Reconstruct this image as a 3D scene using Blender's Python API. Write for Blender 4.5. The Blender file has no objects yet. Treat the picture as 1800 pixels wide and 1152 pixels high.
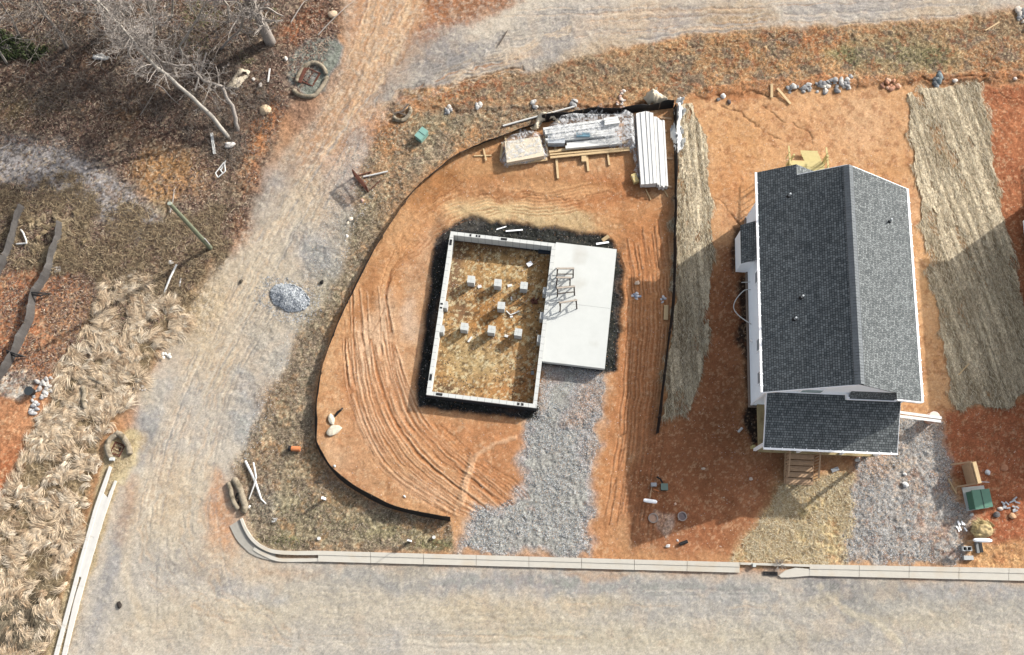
import bpy, math, random
import numpy as np
from mathutils import Vector, Matrix
random.seed(7); RNG=np.random.default_rng(11)
S=bpy.context.scene; COL=S.collection
# ---------------------------------------------------------------- camera
CAM_H=53.0; TILT=math.radians(15.53); FPX=1714.0
cd=bpy.data.cameras.new('camera'); cam=bpy.data.objects.new('camera',cd); COL.objects.link(cam)
cam.location=(0,0,CAM_H); cam.rotation_euler=(TILT,0,0)
cd.sensor_fit='HORIZONTAL'; cd.sensor_width=36; cd.lens=36*FPX/1800; cd.clip_end=1000; cd.clip_start=.5
S.camera=cam
# ---------------------------------------------------------------- light
SUN_EL=math.radians(29.5); SUN_AZ=math.radians(35.2)      # direction towards the sun, ccw from +x
w=bpy.data.worlds.new('World'); S.world=w; w.use_nodes=True
nt=w.node_tree; bg=nt.nodes['Background']; sky=nt.nodes.new('ShaderNodeTexSky')
sky.sky_type='NISHITA'; sky.sun_disc=False; sky.sun_elevation=SUN_EL; sky.sun_rotation=math.pi/2-SUN_AZ
sky.dust_density=3.5; sky.ozone_density=.6; hs_=nt.nodes.new('ShaderNodeHueSaturation'); hs_.inputs['Saturation'].default_value=.42; nt.links.new(sky.outputs[0],hs_.inputs['Color']); nt.links.new(hs_.outputs[0],bg.inputs[0]); bg.inputs[1].default_value=.15
sl=bpy.data.lights.new('sun','SUN'); sl.energy=4.1; sl.angle=math.radians(.5); sl.color=(1,.95,.88)
so=bpy.data.objects.new('sun',sl); COL.objects.link(so)
sd=Vector((math.cos(SUN_AZ)*math.cos(SUN_EL),math.sin(SUN_AZ)*math.cos(SUN_EL),math.sin(SUN_EL)))
so.rotation_euler=sd.to_track_quat('Z','Y').to_euler(); so.location=(30,30,60)
S.view_settings.view_transform='Standard'; S.view_settings.look='None'; S.view_settings.exposure=.76; S.view_settings.gamma=1
# ---------------------------------------------------------------- site survey: plan drawing (pixels of the survey picture) <-> metres
CT,ST=math.cos(TILT),math.sin(TILT)
def at(px,py,z=0.0):
    r=(px-900)/FPX; u=-(py-576)/FPX; dy=u*CT+ST; dz=u*ST-CT; t=(z-CAM_H)/dz
    return Vector((r*t,dy*t,z))
def plan(x,y,z=0.0):
    u=y*CT+(z-CAM_H)*ST; wd=y*ST-(z-CAM_H)*CT
    return 900+FPX*x/wd,576-FPX*u/wd
# ---------------------------------------------------------------- colour
KEXP=1.75
def lin(c):
    c=c/255.
    return c/12.92 if c<=.04045 else ((c+.055)/1.055)**2.4
def A(r,g,b,k=KEXP): return (lin(r)/k,lin(g)/k,lin(b)/k)
# ---------------------------------------------------------------- materials
MATS={}
def mat(name,rgb,rough=.8,var=.15,scale=6.,bump=.0,bscale=30.,metal=0.,spec=.3,attr=None,alpha=None,stretch=None,dark=None):
    if name in MATS: return MATS[name]
    m=bpy.data.materials.new(name); m.use_nodes=True; n=m.node_tree.nodes; l=m.node_tree.links
    b=n['Principled BSDF']; b.inputs['Roughness'].default_value=rough; b.inputs['Metallic'].default_value=metal
    b.inputs['Specular IOR Level'].default_value=spec
    tc=n.new('ShaderNodeTexCoord'); src=tc.outputs['Object']
    if stretch:
        mp=n.new('ShaderNodeMapping'); mp.inputs['Scale'].default_value=stretch; l.new(src,mp.inputs[0]); src=mp.outputs[0]
    nz=n.new('ShaderNodeTexNoise'); nz.inputs['Scale'].default_value=scale; nz.inputs['Detail'].default_value=6; nz.inputs['Roughness'].default_value=.7
    l.new(src,nz.inputs['Vector'])
    cr=n.new('ShaderNodeMapRange'); cr.inputs[1].default_value=.25; cr.inputs[2].default_value=.75
    cr.inputs[3].default_value=1-var; cr.inputs[4].default_value=1+var; l.new(nz.outputs[0],cr.inputs[0])
    mul=n.new('ShaderNodeVectorMath'); mul.operation='SCALE'; l.new(cr.outputs[0],mul.inputs['Scale'])
    if attr:
        a=n.new('ShaderNodeAttribute'); a.attribute_name=attr; l.new(a.outputs['Color'],mul.inputs[0])
    else: mul.inputs[0].default_value=rgb
    last=mul.outputs[0]
    if dark:   # stains with a shape of their own
        n2=n.new('ShaderNodeTexNoise'); n2.inputs['Scale'].default_value=scale*.35; n2.inputs['Detail'].default_value=8; l.new(src,n2.inputs['Vector'])
        r2=n.new('ShaderNodeMapRange'); r2.inputs[1].default_value=.52; r2.inputs[2].default_value=.68; l.new(n2.outputs[0],r2.inputs[0])
        mx=n.new('ShaderNodeMix'); mx.data_type='RGBA'; l.new(r2.outputs[0],mx.inputs[0]); l.new(last,mx.inputs[6]); mx.inputs[7].default_value=(*dark,1); last=mx.outputs[2]
    l.new(last,b.inputs['Base Color'])
    if bump:
        n3=n.new('ShaderNodeTexNoise'); n3.inputs['Scale'].default_value=bscale; n3.inputs['Detail'].default_value=5; l.new(src,n3.inputs['Vector'])
        bp=n.new('ShaderNodeBump'); bp.inputs['Strength'].default_value=min(1,bump); bp.inputs['Distance'].default_value=.03; l.new(n3.outputs[0],bp.inputs['Height']); l.new(bp.outputs[0],b.inputs['Normal'])
    if alpha is not None: b.inputs['Alpha'].default_value=alpha
    MATS[name]=m; return m
def shingle(name,c1,c2,mortar):
    m=bpy.data.materials.new(name); m.use_nodes=True; n=m.node_tree.nodes; l=m.node_tree.links; b=n['Principled BSDF']
    uv=n.new('ShaderNodeUVMap'); uv.uv_map='UVMap'
    br=n.new('ShaderNodeTexBrick'); br.inputs['Color1'].default_value=(*c1,1); br.inputs['Color2'].default_value=(*c2,1); br.inputs['Mortar'].default_value=(*mortar,1)
    br.inputs['Scale'].default_value=1; br.inputs['Mortar Size'].default_value=.013; br.inputs['Mortar Smooth'].default_value=.4; br.inputs['Bias'].default_value=0
    br.inputs['Brick Width'].default_value=.165; br.inputs['Row Height'].default_value=.128; br.offset=.37; br.offset_frequency=2; br.squash=.7; br.squash_frequency=3
    l.new(uv.outputs[0],br.inputs[0])
    nz=n.new('ShaderNodeTexNoise'); nz.inputs['Scale'].default_value=1.1; nz.inputs['Detail'].default_value=4; l.new(uv.outputs[0],nz.inputs['Vector'])
    n4=n.new('ShaderNodeTexNoise'); n4.inputs['Scale'].default_value=34; n4.inputs['Detail'].default_value=2; l.new(uv.outputs[0],n4.inputs['Vector'])
    ad=n.new('ShaderNodeMath'); ad.operation='MULTIPLY_ADD'; l.new(nz.outputs[0],ad.inputs[0]); ad.inputs[1].default_value=.45; ad.inputs[2].default_value=.45
    a2=n.new('ShaderNodeMath'); a2.operation='MULTIPLY_ADD'; l.new(n4.outputs[0],a2.inputs[0]); a2.inputs[1].default_value=.7; l.new(ad.outputs[0],a2.inputs[2])
    sc=n.new('ShaderNodeVectorMath'); sc.operation='SCALE'; l.new(br.outputs[0],sc.inputs[0]); l.new(a2.outputs[0],sc.inputs['Scale'])
    l.new(sc.outputs[0],b.inputs['Base Color']); b.inputs['Roughness'].default_value=.9; b.inputs['Specular IOR Level'].default_value=.25
    bp=n.new('ShaderNodeBump'); bp.inputs['Strength'].default_value=.6; bp.inputs['Distance'].default_value=.012; bp.invert=True
    l.new(br.outputs['Fac'],bp.inputs['Height']); l.new(bp.outputs[0],b.inputs['Normal'])
    MATS[name]=m; return m
M=dict(
 conc=mat('pale concrete',A(216,219,215),.85,.05,2.,.15,60,dark=None),
 slab=mat('slab concrete',A(226,229,225),.8,.05,1.3,.05,60,dark=A(208,206,198)),
 kerb=mat('kerb concrete',A(214,209,197),.9,.06,3,.15,60,dark=A(212,202,184)),
 block=mat('concrete block',A(206,208,206),.9,.12,9,.3,50),
 greyblk=mat('grey block',A(150,152,152),.9,.12,9,.3,50),
 wood=mat('fresh lumber',A(226,196,150),.75,.12,8,.1,40,stretch=(1,1,5)),
 oldwood=mat('brown lumber',A(206,172,138),.8,.18,5,.2,40),
 deck=mat('treated lumber',A(216,200,140),.75,.12,5,.1,40),
 dull=mat('grey brown wood',A(110,98,88),.85,.2,7,.2,40),
 white=mat('white paint',A(246,247,248,1.12),.55,.03,3),
 siding=mat('white siding',A(245,249,252,1.1),.6,.03,2),
 soffit=mat('white trim',A(250,252,255,1.12),.5,.02,2),
 board=mat('white boards',A(246,246,242),.6,.05,2.,.0,40),
 black=mat('black fabric',A(30,30,32),.6,.2,6,.3,20),
 fabric=mat('grey silt fabric',A(98,95,93),.45,.2,5,.3,20),
 dark=mat('dark fitting',A(34,34,36),.6,.1,6),
 glass=mat('window glass',A(90,105,115),.15,.05,2,spec=.6),
 rust=mat('rusty iron',A(108,66,52),.85,.35,12,.3,50),
 green=mat('green enamel',A(92,140,118),.45,.08,3,spec=.4),
 teal=mat('teal enamel',A(142,188,176),.45,.08,3,spec=.4),
 pipe=mat('white plastic pipe',A(236,236,232),.4,.05,4),
 roll=mat('straw wattle netting',A(166,154,134),.95,.35,9,.9,30,dark=A(112,102,84)),
 barrel=mat('orange barrel plastic',A(232,176,150),.5,.1,5),
 tarp=mat('beige tarp',A(236,222,196),.8,.08,5,.3,12),
 blacktar=mat('dark waterproofing',A(52,54,58),.8,.15,5,.1,30),
 bark=mat('grey bark',A(168,160,152),.9,.3,12,.5,25,stretch=(1,1,.3)),
 twig=mat('pale twigs',A(178,170,162),.9,.25,6),
 pole=mat('treated pole',A(128,134,112),.85,.25,10,.3,30,stretch=(1,1,.2)),
 metal=mat('galvanised metal',A(190,194,198),.35,.1,4,metal=.7),
 tint=mat('tinted pieces',(1,1,1),.9,.08,20,attr='tint'),
 orange=mat('orange clay brick',A(222,140,90),.85,.15,9,.2,40),
 paper=mat('white paper',A(244,244,240),.7,.05,6,.2,10),
)
M['roof']=shingle('shingles',A(96,102,104),A(142,148,149),A(32,35,39))
def jointed(name,axis,base,joint):
    m=mat(name,base,.85,.05,3,.15,60); n=m.node_tree.nodes; l=m.node_tree.links; b=n['Principled BSDF']; src=b.inputs['Base Color'].links[0].from_socket
    tc=n.new('ShaderNodeTexCoord'); sx=n.new('ShaderNodeSeparateXYZ'); l.new(tc.outputs['Object'],sx.inputs[0]); f=n.new('ShaderNodeMath'); f.operation='WRAP'; l.new(sx.outputs[axis],f.inputs[0]); f.inputs[1].default_value=0; f.inputs[2].default_value=.4
    g=n.new('ShaderNodeMath'); g.operation='LESS_THAN'; l.new(f.outputs[0],g.inputs[0]); g.inputs[1].default_value=.022
    mx=n.new('ShaderNodeMix'); mx.data_type='RGBA'; l.new(g.outputs[0],mx.inputs[0]); l.new(src,mx.inputs[6]); mx.inputs[7].default_value=(*joint,1); l.new(mx.outputs[2],b.inputs['Base Color']); return m
M['jx']=jointed('block wall joints across',0,A(224,226,222),A(150,152,152)); M['jy']=jointed('block wall joints along',1,A(224,226,222),A(150,152,152))
def plastic():
    m=bpy.data.materials.new('clear plastic sheeting'); m.use_nodes=True; n=m.node_tree.nodes; l=m.node_tree.links; b=n['Principled BSDF']
    b.inputs['Base Color'].default_value=(*A(246,248,250),1); b.inputs['Roughness'].default_value=.5; b.inputs['Specular IOR Level'].default_value=.35
    tc=n.new('ShaderNodeTexCoord'); nz=n.new('ShaderNodeTexNoise'); nz.inputs['Scale'].default_value=2.2; nz.inputs['Detail'].default_value=7; nz.inputs['Distortion'].default_value=2.5; l.new(tc.outputs['Object'],nz.inputs['Vector'])
    mr=n.new('ShaderNodeMapRange'); mr.inputs[1].default_value=.42; mr.inputs[2].default_value=.62; mr.inputs[3].default_value=.03; mr.inputs[4].default_value=.42; l.new(nz.outputs[0],mr.inputs[0]); l.new(mr.outputs[0],b.inputs['Alpha'])
    MATS['plastic']=m; return m
M['plastic']=plastic()
# ---------------------------------------------------------------- object helpers
def thing(name,label,cat,loc=(0,0,0),rz=0.,group=None):
    o=bpy.data.objects.new(name,None); o.empty_display_size=.2; COL.objects.link(o); o.location=loc; o.rotation_euler=(0,0,rz)
    o['label']=label; o['category']=cat
    if group: o['group']=group
    return o
def tag(o,label=None,cat=None,group=None,kind=None):
    if label:o['label']=label
    if cat:o['category']=cat
    if group:o['group']=group
    if kind:o['kind']=kind
    return o
def link(me,name,m,parent=None,loc=None,rz=None):
    o=bpy.data.objects.new(name,me); COL.objects.link(o)
    if m: me.materials.append(m)
    if parent: o.parent=parent
    if loc is not None:o.location=loc
    if rz is not None:o.rotation_euler=(0,0,rz)
    return o
class MB:
    def __init__(s): s.v=[];s.f=[];s.uv=[]
    def quad(s,ps,uvs=None):
        i=len(s.v); s.v+=[tuple(p) for p in ps]; s.f.append(tuple(range(i,i+len(ps)))); s.uv+=uvs if uvs else [(0,0)]*len(ps)
    def hexa(s,b,t):      # bottom 4 ccw, top 4 ccw
        s.quad(t); s.quad([b[3],b[2],b[1],b[0]])
        for i in range(4):
            j=(i+1)%4; s.quad([b[i],b[j],t[j],t[i]])
    def box(s,x0,y0,z0,x1,y1,z1,M4=None):
        b=[Vector(p) for p in((x0,y0,z0),(x1,y0,z0),(x1,y1,z0),(x0,y1,z0))]; t=[Vector(p) for p in((x0,y0,z1),(x1,y0,z1),(x1,y1,z1),(x0,y1,z1))]
        if M4: b=[M4@p for p in b]; t=[M4@p for p in t]
        s.hexa(b,t)
    def beam(s,p,q,wd,h=None):    # board from p to q, width wd, height h
        p=Vector(p);q=Vector(q);h=h or wd; d=(q-p).normalized(); up=Vector((0,0,1)) if abs(d.z)<.95 else Vector((1,0,0))
        a=d.cross(up).normalized()*wd/2; u=a.cross(d).normalized()*h/2
        s.hexa([p-a-u,p+a-u,q+a-u,q-a-u],[p-a+u,p+a+u,q+a+u,q-a+u])
    def tube(s,pts,rad,n=8,cap=True):
        pts=[Vector(p) for p in pts]; i0=len(s.v)
        if not isinstance(rad,(list,tuple)): rad=[rad]*len(pts)
        prev=None
        for k,p in enumerate(pts):
            d=(pts[min(k+1,len(pts)-1)]-pts[max(k-1,0)]).normalized()
            if prev is None:
                up=Vector((0,0,1)) if abs(d.z)<.9 else Vector((1,0,0)); a=d.cross(up).normalized()
            else: a=(prev-d*prev.dot(d)).normalized()
            prev=a; b=d.cross(a)
            for j in range(n):
                t=2*math.pi*j/n; s.v.append(tuple(p+(a*math.cos(t)+b*math.sin(t))*rad[k]))
        for k in range(len(pts)-1):
            for j in range(n):
                j2=(j+1)%n; s.f.append((i0+k*n+j,i0+k*n+j2,i0+(k+1)*n+j2,i0+(k+1)*n+j)); s.uv+=[(0,0)]*4
        if cap:
            s.f.append(tuple(i0+j for j in range(n))[::-1]); s.f.append(tuple(i0+(len(pts)-1)*n+j for j in range(n))); s.uv+=[(0,0)]*(2*n)
    def prism(s,poly,z0,z1):
        n=len(poly); s.quad([(x,y,z1) for x,y in poly]); s.quad([(x,y,z0) for x,y in poly][::-1])
        for i in range(n):
            j=(i+1)%n; s.quad([(*poly[i],z0),(*poly[j],z0),(*poly[j],z1),(*poly[i],z1)])
    def cyl(s,c,r,z0,z1,n=20,r2=None):
        r2=r2 or r; b=[(c[0]+r*math.cos(6.2832*i/n),c[1]+r*math.sin(6.2832*i/n),z0) for i in range(n)]; t=[(c[0]+r2*math.cos(6.2832*i/n),c[1]+r2*math.sin(6.2832*i/n),z1) for i in range(n)]
        s.quad(t); s.quad(b[::-1])
        for i in range(n): j=(i+1)%n; s.quad([b[i],b[j],t[j],t[i]])
    def build(s,name,m,parent=None,o=None,smooth=False,bevel=0):
        off=Vector(o) if o is not None else Vector((0,0,0))
        me=bpy.data.meshes.new(name); me.from_pydata([tuple(Vector(v)-off) for v in s.v],[],s.f)
        ul=me.uv_layers.new(name='UVMap'); ul.data.foreach_set('uv',[c for p in s.uv for c in p])
        if smooth: me.polygons.foreach_set('use_smooth',[True]*len(me.polygons))
        me.update(); ob=link(me,name,m,parent)
        if o is not None and parent is None: ob.location=off
        if bevel:
            bv=ob.modifiers.new('bevel','BEVEL'); bv.width=bevel; bv.segments=1; bv.limit_method='ANGLE'
        return ob
def lone(mb,name,label,cat,m,loc,group=None,**k):
    return tag(mb.build(name,m,o=loc,**k),label,cat,group)
def np_mesh(name,V,F,m,colors=None,attr='tint',smooth=False):
    me=bpy.data.meshes.new(name); V=np.asarray(V,np.float32); F=np.asarray(F,np.int32); k=F.shape[1]
    me.vertices.add(len(V)); me.vertices.foreach_set('co',V.ravel()); me.loops.add(F.size); me.loops.foreach_set('vertex_index',F.ravel())
    me.polygons.add(len(F)); me.polygons.foreach_set('loop_start',np.arange(0,F.size,k,dtype=np.int32)); me.polygons.foreach_set('loop_total',np.full(len(F),k,np.int32))
    if smooth: me.polygons.foreach_set('use_smooth',np.ones(len(F),bool))
    if colors is not None:
        ca=me.color_attributes.new(attr,'FLOAT_COLOR','POINT'); c=np.ones((len(V),4),np.float32); c[:,:colors.shape[1]]=colors; ca.data.foreach_set('color',c.ravel())
    me.update(calc_edges=True); o=link(me,name,m); return o
# ---------------------------------------------------------------- noise
_T=np.random.default_rng(3).random((8,256,256)).astype(np.float32)
def vn(x,y,s=0):
    T=_T[s%8]; x=x+37.3*s; y=y-91.7*s; xi=np.floor(x).astype(int); yi=np.floor(y).astype(int); fx=x-xi; fy=y-yi; fx=fx*fx*(3-2*fx); fy=fy*fy*(3-2*fy)
    a=T[xi&255,yi&255]; b=T[(xi+1)&255,yi&255]; c=T[xi&255,(yi+1)&255]; d=T[(xi+1)&255,(yi+1)&255]
    return a+(b-a)*fx+(c-a)*fy+(a-b-c+d)*fx*fy
def fbm(x,y,s=0,o=4,g=.55):
    r=0;a=1;t=0
    for k in range(o): r=r+a*vn(x*2**k,y*2**k,s+k); t+=a; a*=g
    return r/t
def inpoly(u,v,P):
    r=np.zeros(u.shape,bool); n=len(P)
    for i in range(n):
        x1,y1=P[i];x2,y2=P[(i+1)%n]
        if y1==y2: continue
        c=((y1>v)!=(y2>v))&(u<(x2-x1)*(v-y1)/(y2-y1)+x1); r^=c
    return r
def segd(u,v,P,closed=False):
    d=np.full(u.shape,1e9,np.float32); n=len(P)
    for i in range(n if closed else n-1):
        x1,y1=P[i];x2,y2=P[(i+1)%n]; dx,dy=x2-x1,y2-y1; t=np.clip(((u-x1)*dx+(v-y1)*dy)/(dx*dx+dy*dy+1e-9),0,1)
        d=np.minimum(d,np.hypot(u-x1-t*dx,v-y1-t*dy))
    return d
def curve(P,k=6,closed=False):     # catmull-rom through plan points
    P=[np.array(p,float) for p in P]; n=len(P); R=[]
    for i in range(n if closed else n-1):
        g=(lambda j:P[j%n]) if closed else (lambda j:P[min(max(j,0),n-1)])
        a,b,c,d=g(i-1),g(i),g(i+1),g(i+2)
        for q in range(k):
            t=q/k; R.append(.5*((2*b)+(-a+c)*t+(2*a-5*b+4*c-d)*t*t+(-a+3*b-3*c+d)*t**3))
    if not closed: R.append(P[-1])
    return [tuple(p) for p in R]
# ================================================================ GROUND: one fine sheet of soil, split into ground, road and drives
DX=.056; gx=np.arange(-35.5,35.6,DX,dtype=np.float32); gy=np.arange(-10.5,39.6,DX,dtype=np.float32); X,Y=np.meshgrid(gx,gy); U,V=plan(X,Y)
# wobbling edges shared by every region
W1=(fbm(X*1.1,Y*1.1,0,5)-.5)*2; W2=(fbm(X*1.3,Y*1.3,3,5)-.5)*2
C=np.zeros(X.shape+(3,),np.float32); Z=np.zeros(X.shape,np.float32); GR=np.zeros(X.shape,np.float32)   # GR = strength of the grain
def L3(c): return np.array(A(*c),np.float32)
def sub(P,pad):
    us=[p[0] for p in P]; vs=[p[1] for p in P]
    # the plan grid is monotonic enough for a bounding test in metres
    a=at(min(us)-pad,max(vs)+pad); b=at(max(us)+pad,max(vs)+pad); c=at(min(us)-pad,min(vs)-pad); d=at(max(us)+pad,min(vs)-pad)
    x0,x1=min(a.x,c.x),max(b.x,d.x); y0,y1=a.y,c.y
    i0,i1=np.searchsorted(gx,[x0,x1]); j0,j1=np.searchsorted(gy,[y0,y1]); return slice(max(j0-1,0),j1+1),slice(max(i0-1,0),i1+1)
def pmask(P,soft=8,warp=10,sl=None):
    u=U[sl];v=V[sl]; wu=u+W1[sl]*warp; wv=v+W2[sl]*warp
    d=segd(wu,wv,P,True); ins=inpoly(wu,wv,P); sd_=np.where(ins,d,-d); t=np.clip(sd_/soft*.5+.5,0,1); return t*t*(3-2*t)
def veg(x,y,s=0): return fbm(x*5,y*5,s,4,.8)
def mixc(c1,c2,n):
    n=n[...,None]; return L3(c1)*(1-n)+L3(c2)*n
def contrast(n,k): return np.clip((n-.5)*k+.5,0,1)
def region(P,c1,c2,sc=1.,soft=8,warp=10,op=1.,k=2.,s=0,ang=None,st=6.,grain=None,gv=None,dz=None):
    sl=sub(P,soft+warp+4); m=pmask(P,soft,warp,sl)*op; x,y=X[sl],Y[sl]
    if ang is not None:
        a=math.radians(ang); xx=(x*math.cos(a)+y*math.sin(a))/st; yy=-x*math.sin(a)+y*math.cos(a)
    else: xx,yy=x,y
    n=contrast(fbm(xx*sc,yy*sc,s,5,.65),k); C[sl]=C[sl]*(1-m[...,None])+mixc(c1,c2,n)*m[...,None]
    if grain is not None: GR[sl]=GR[sl]*(1-m)+grain*m
    if dz is not None: Z[sl]+=dz*m
    return sl,m
def flecks(P,c,sc=6.,thr=.58,soft=.06,op=.8,s=1,warp=12,edge=14,ang=None,st=3.):
    sl=sub(P,edge+warp+4); m=pmask(P,edge,warp,sl); x,y=X[sl],Y[sl]
    if ang is not None:
        a=math.radians(ang); x,y=(x*math.cos(a)+y*math.sin(a))/st,-x*math.sin(a)+y*math.cos(a)
    n=fbm(x*sc,y*sc,s,3,.7); m=m*np.clip((n-thr)/soft,0,1)*op; C[sl]=C[sl]*(1-m[...,None])+L3(c)*m[...,None]
def ell(cx,cy,rx,ry,a=0,n=14):
    a=math.radians(a); return [(cx+rx*math.cos(t)*math.cos(a)-ry*math.sin(t)*math.sin(a),cy+rx*math.cos(t)*math.sin(a)+ry*math.sin(t)*math.cos(a)) for t in [6.2832*i/n for i in range(n)]]
def blob(cx,cy,rx,ry,a,c,op=.6,soft=None,sc=2.,c2=None,warp=14,**k): return region(ell(cx,cy,rx,ry,a),c,c2 or tuple(int(q*.86) for q in c),sc,soft or min(rx,ry)*.9,warp,op,**k)
def stroke(P,wd,c=None,op=.7,dz=0,soft=None,warp=3,closed=False,brk=0):
    sl=sub(P,wd*3+warp+6); u=U[sl]+W1[sl]*warp*2; v=V[sl]+W2[sl]*warp*2; d=segd(u,v,P,closed); soft=soft or wd; m=np.clip((wd-d)/soft+.5,0,1); m=m*m*(3-2*m)
    if brk: m=m*np.clip((fbm(X[sl]*1.3,Y[sl]*1.3,5,3)-.5+ (1-brk)*.4)*6,0,1)
    if c is not None: mm=(m*op)[...,None]; C[sl]=C[sl]*(1-mm)+L3(c)*mm
    if dz: Z[sl]+=dz*m
# ---- base soil
n=contrast(fbm(X*.35,Y*.35,1,6,.6),2.2); C[:]=mixc((200,144,102),(182,126,86),n); GR[:]=.5
ROAD=[(1900,-60),(1900,8),(1780,14),(1650,34),(1500,42),(1350,50),(1200,64),(1080,84),(1000,104),(935,126),(880,142),(800,158),(725,182),(672,226),(650,262),(634,320),(622,400),(612,440),(596,500),(560,560),(520,590),(500,650),(455,730),(436,790),(412,822),(408,860),(420,910),(445,955),(485,984),(560,990),(1300,1012),(1900,1030),(1900,1520),(60,1520),(112,1152),(160,990),(206,850),(236,815),(240,740),(268,660),(300,600),(330,540),(366,484),(404,432),(446,372),(480,300),(545,220),(590,140),(612,80),(600,20),(596,-60)]
region(ROAD,(210,196,178),(190,178,164),.5,16,9,1,1.5,2,grain=.3)
lower=[(60,1520),(112,1152),(206,850),(262,680),(340,530),(600,470),(520,620),(450,760),(412,900),(485,984),(1300,1012),(1900,1030),(1900,1520)]
region(lower,(208,194,176),(184,176,166),.55,30,20,.85,2.6,4,ang=65,st=3,grain=.3)
region([(480,992),(1900,1030),(1900,1520),(300,1520)],(198,188,173),(178,172,164),.5,30,20,.9,2.4,1,ang=2,st=5,grain=.3)
# upper track: orange dirt coming down from the top, grey gravel bands
region([(596,-60),(612,80),(590,140),(545,220),(480,300),(560,330),(640,270),(660,226),(690,160),(760,70),(860,-10),(900,-60)],(216,176,140),(188,138,104),.9,20,16,.95,2.6,2,ang=-118,st=6,grain=.35)
region([(690,-60),(760,40),(720,60),(770,64),(860,30),(930,-20),(960,-60)],(172,112,76),(142,92,66),.9,16,16,.9,2,3,ang=-130,st=4,grain=.6)
region([(880,140),(940,120),(1010,100),(1200,62),(1500,40),(1900,0),(1900,-80),(1000,-80),(1010,10),(960,60),(900,90)],(198,184,168),(178,166,156),.7,18,14,.95,2.6,0,ang=8,st=5,grain=.3)
for a in ((1120,30,120,22,-6,(206,172,138),.6),(1290,22,70,20,-4,(190,160,128),.7),(1300,36,64,14,-6,(176,142,108),.6),(1500,16,120,16,-3,(176,172,170),.6),(1180,40,60,22,-30,(160,156,158),.55),(970,92,50,22,-30,(176,170,166),.6),(1000,24,90,26,-12,(182,176,172),.5),(1650,18,90,14,-4,(204,178,150),.6),(1420,52,200,8,-4,(206,168,132),.6),(1060,80,80,12,-14,(208,176,140),.55),(760,96,60,34,-30,(140,136,138),.75),(830,90,70,14,-20,(150,148,150),.7),(700,120,50,26,-60,(176,156,140),.6),(790,130,90,12,-22,(146,142,142),.6),(690,172,34,36,-50,(164,156,150),.7),(860,120,90,10,-18,(214,176,140),.6),(800,158,90,7,-18,(206,140,96),.6)):
    blob(*a,grain=.4)
# ruts on the orange track
for k in range(11):
    o=-46+k*9+random.uniform(-3,3); stroke(curve([(700+o*1.3,-10),(668+o*1.1,80),(628+o*.9,160),(570+o,240),(500+o*.8,330),(440+o*.7,430)]),random.uniform(1.5,3.5),random.choice([(176,128,94),(150,126,104),(228,196,160),(184,150,118)]),.5,dz=-.01,warp=5,brk=.45)
for k in range(9):
    o=-26+k*7; stroke(curve([(1000,40+o*.8),(900,80+o),(800,110+o),(700,160+o),(640,200+o*.8)]),random.uniform(1.5,3),random.choice([(150,140,132),(218,186,150),(140,136,134)]),.4,dz=-.02,warp=5,brk=.5)
# long run to the lower left
for a in ((520,290,40,60,-35,(176,158,142),.6),(470,340,50,40,-50,(160,152,148),.7),(440,380,26,70,-150,(160,152,146),.5),(520,400,70,50,-50,(212,188,160),.7),(470,450,80,60,-60,(202,186,166),.7),(420,520,70,70,-60,(208,186,158),.7),(350,600,60,80,-50,(206,184,158),.6),(300,720,50,70,-70,(188,184,178),.65),(270,790,40,30,-70,(158,158,160),.7),(262,760,26,50,-10,(150,152,156),.6),(360,680,60,26,-20,(170,170,170),.6),(330,740,30,30,0,(212,196,178),.6),(400,700,60,50,-50,(196,182,166),.6),(380,640,40,60,-40,(212,188,158),.6),(310,900,90,60,-60,(210,190,162),.6),(390,930,26,50,-10,(214,164,128),.75),(385,880,14,60,-4,(216,160,122),.7),(225,880,22,44,10,(196,168,146),.6),(210,960,20,80,15,(166,164,164),.6),(178,1060,16,110,15,(158,158,160),.6),(330,1000,80,30,10,(186,182,176),.6),(420,990,80,36,10,(214,182,148),.5),(392,900,22,70,-4,(212,152,112),.6),(300,860,30,60,0,(214,184,152),.5),(226,900,14,60,14,(186,142,112),.5),(340,1000,60,16,20,(176,160,144),.5),(520,1010,60,10,4,(186,148,118),.45),(420,300,20,60,30,(206,150,108),.4),(350,1090,150,40,0,(200,184,158),.5),(620,1060,200,40,0,(206,190,164),.5),(250,680,20,40,-20,(214,196,168),.6)):
    blob(*a)
stroke(curve([(420,500),(360,600),(300,720),(250,860),(220,1000),(250,1090)]),9,(218,196,166),.35,soft=12)
for k in range(16):
    o=k*11; stroke(curve([(480+o*.5,380),(400+o*.6,520),(330+o*.55,660),(270+o*.6,800),(240+o*.7,930),(260+o,1030),(400+o,1100+o*.3)]),random.uniform(1.2,3),random.choice([(170,160,150),(150,148,148),(224,206,180),(212,176,142)]),.33,dz=-.012,warp=8,brk=.65)
for a in ((600,360,30,60,-50,(150,150,152),.75),(590,330,26,40,-50,(176,158,152),.6),(560,450,34,60,-40,(150,154,158),.8),(612,300,24,44,-60,(196,178,170),.6),(500,540,60,40,-40,(196,180,160),.7),(640,250,30,40,-60,(164,158,156),.7),(560,340,34,50,-50,(214,184,152),.6),(470,620,26,60,-40,(176,170,160),.6),(440,700,18,60,-25,(158,164,168),.7),(430,760,16,44,-30,(162,168,172),.7),(600,420,18,40,-40,(172,164,160),.6)):
    blob(*a,grain=.6)
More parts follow.
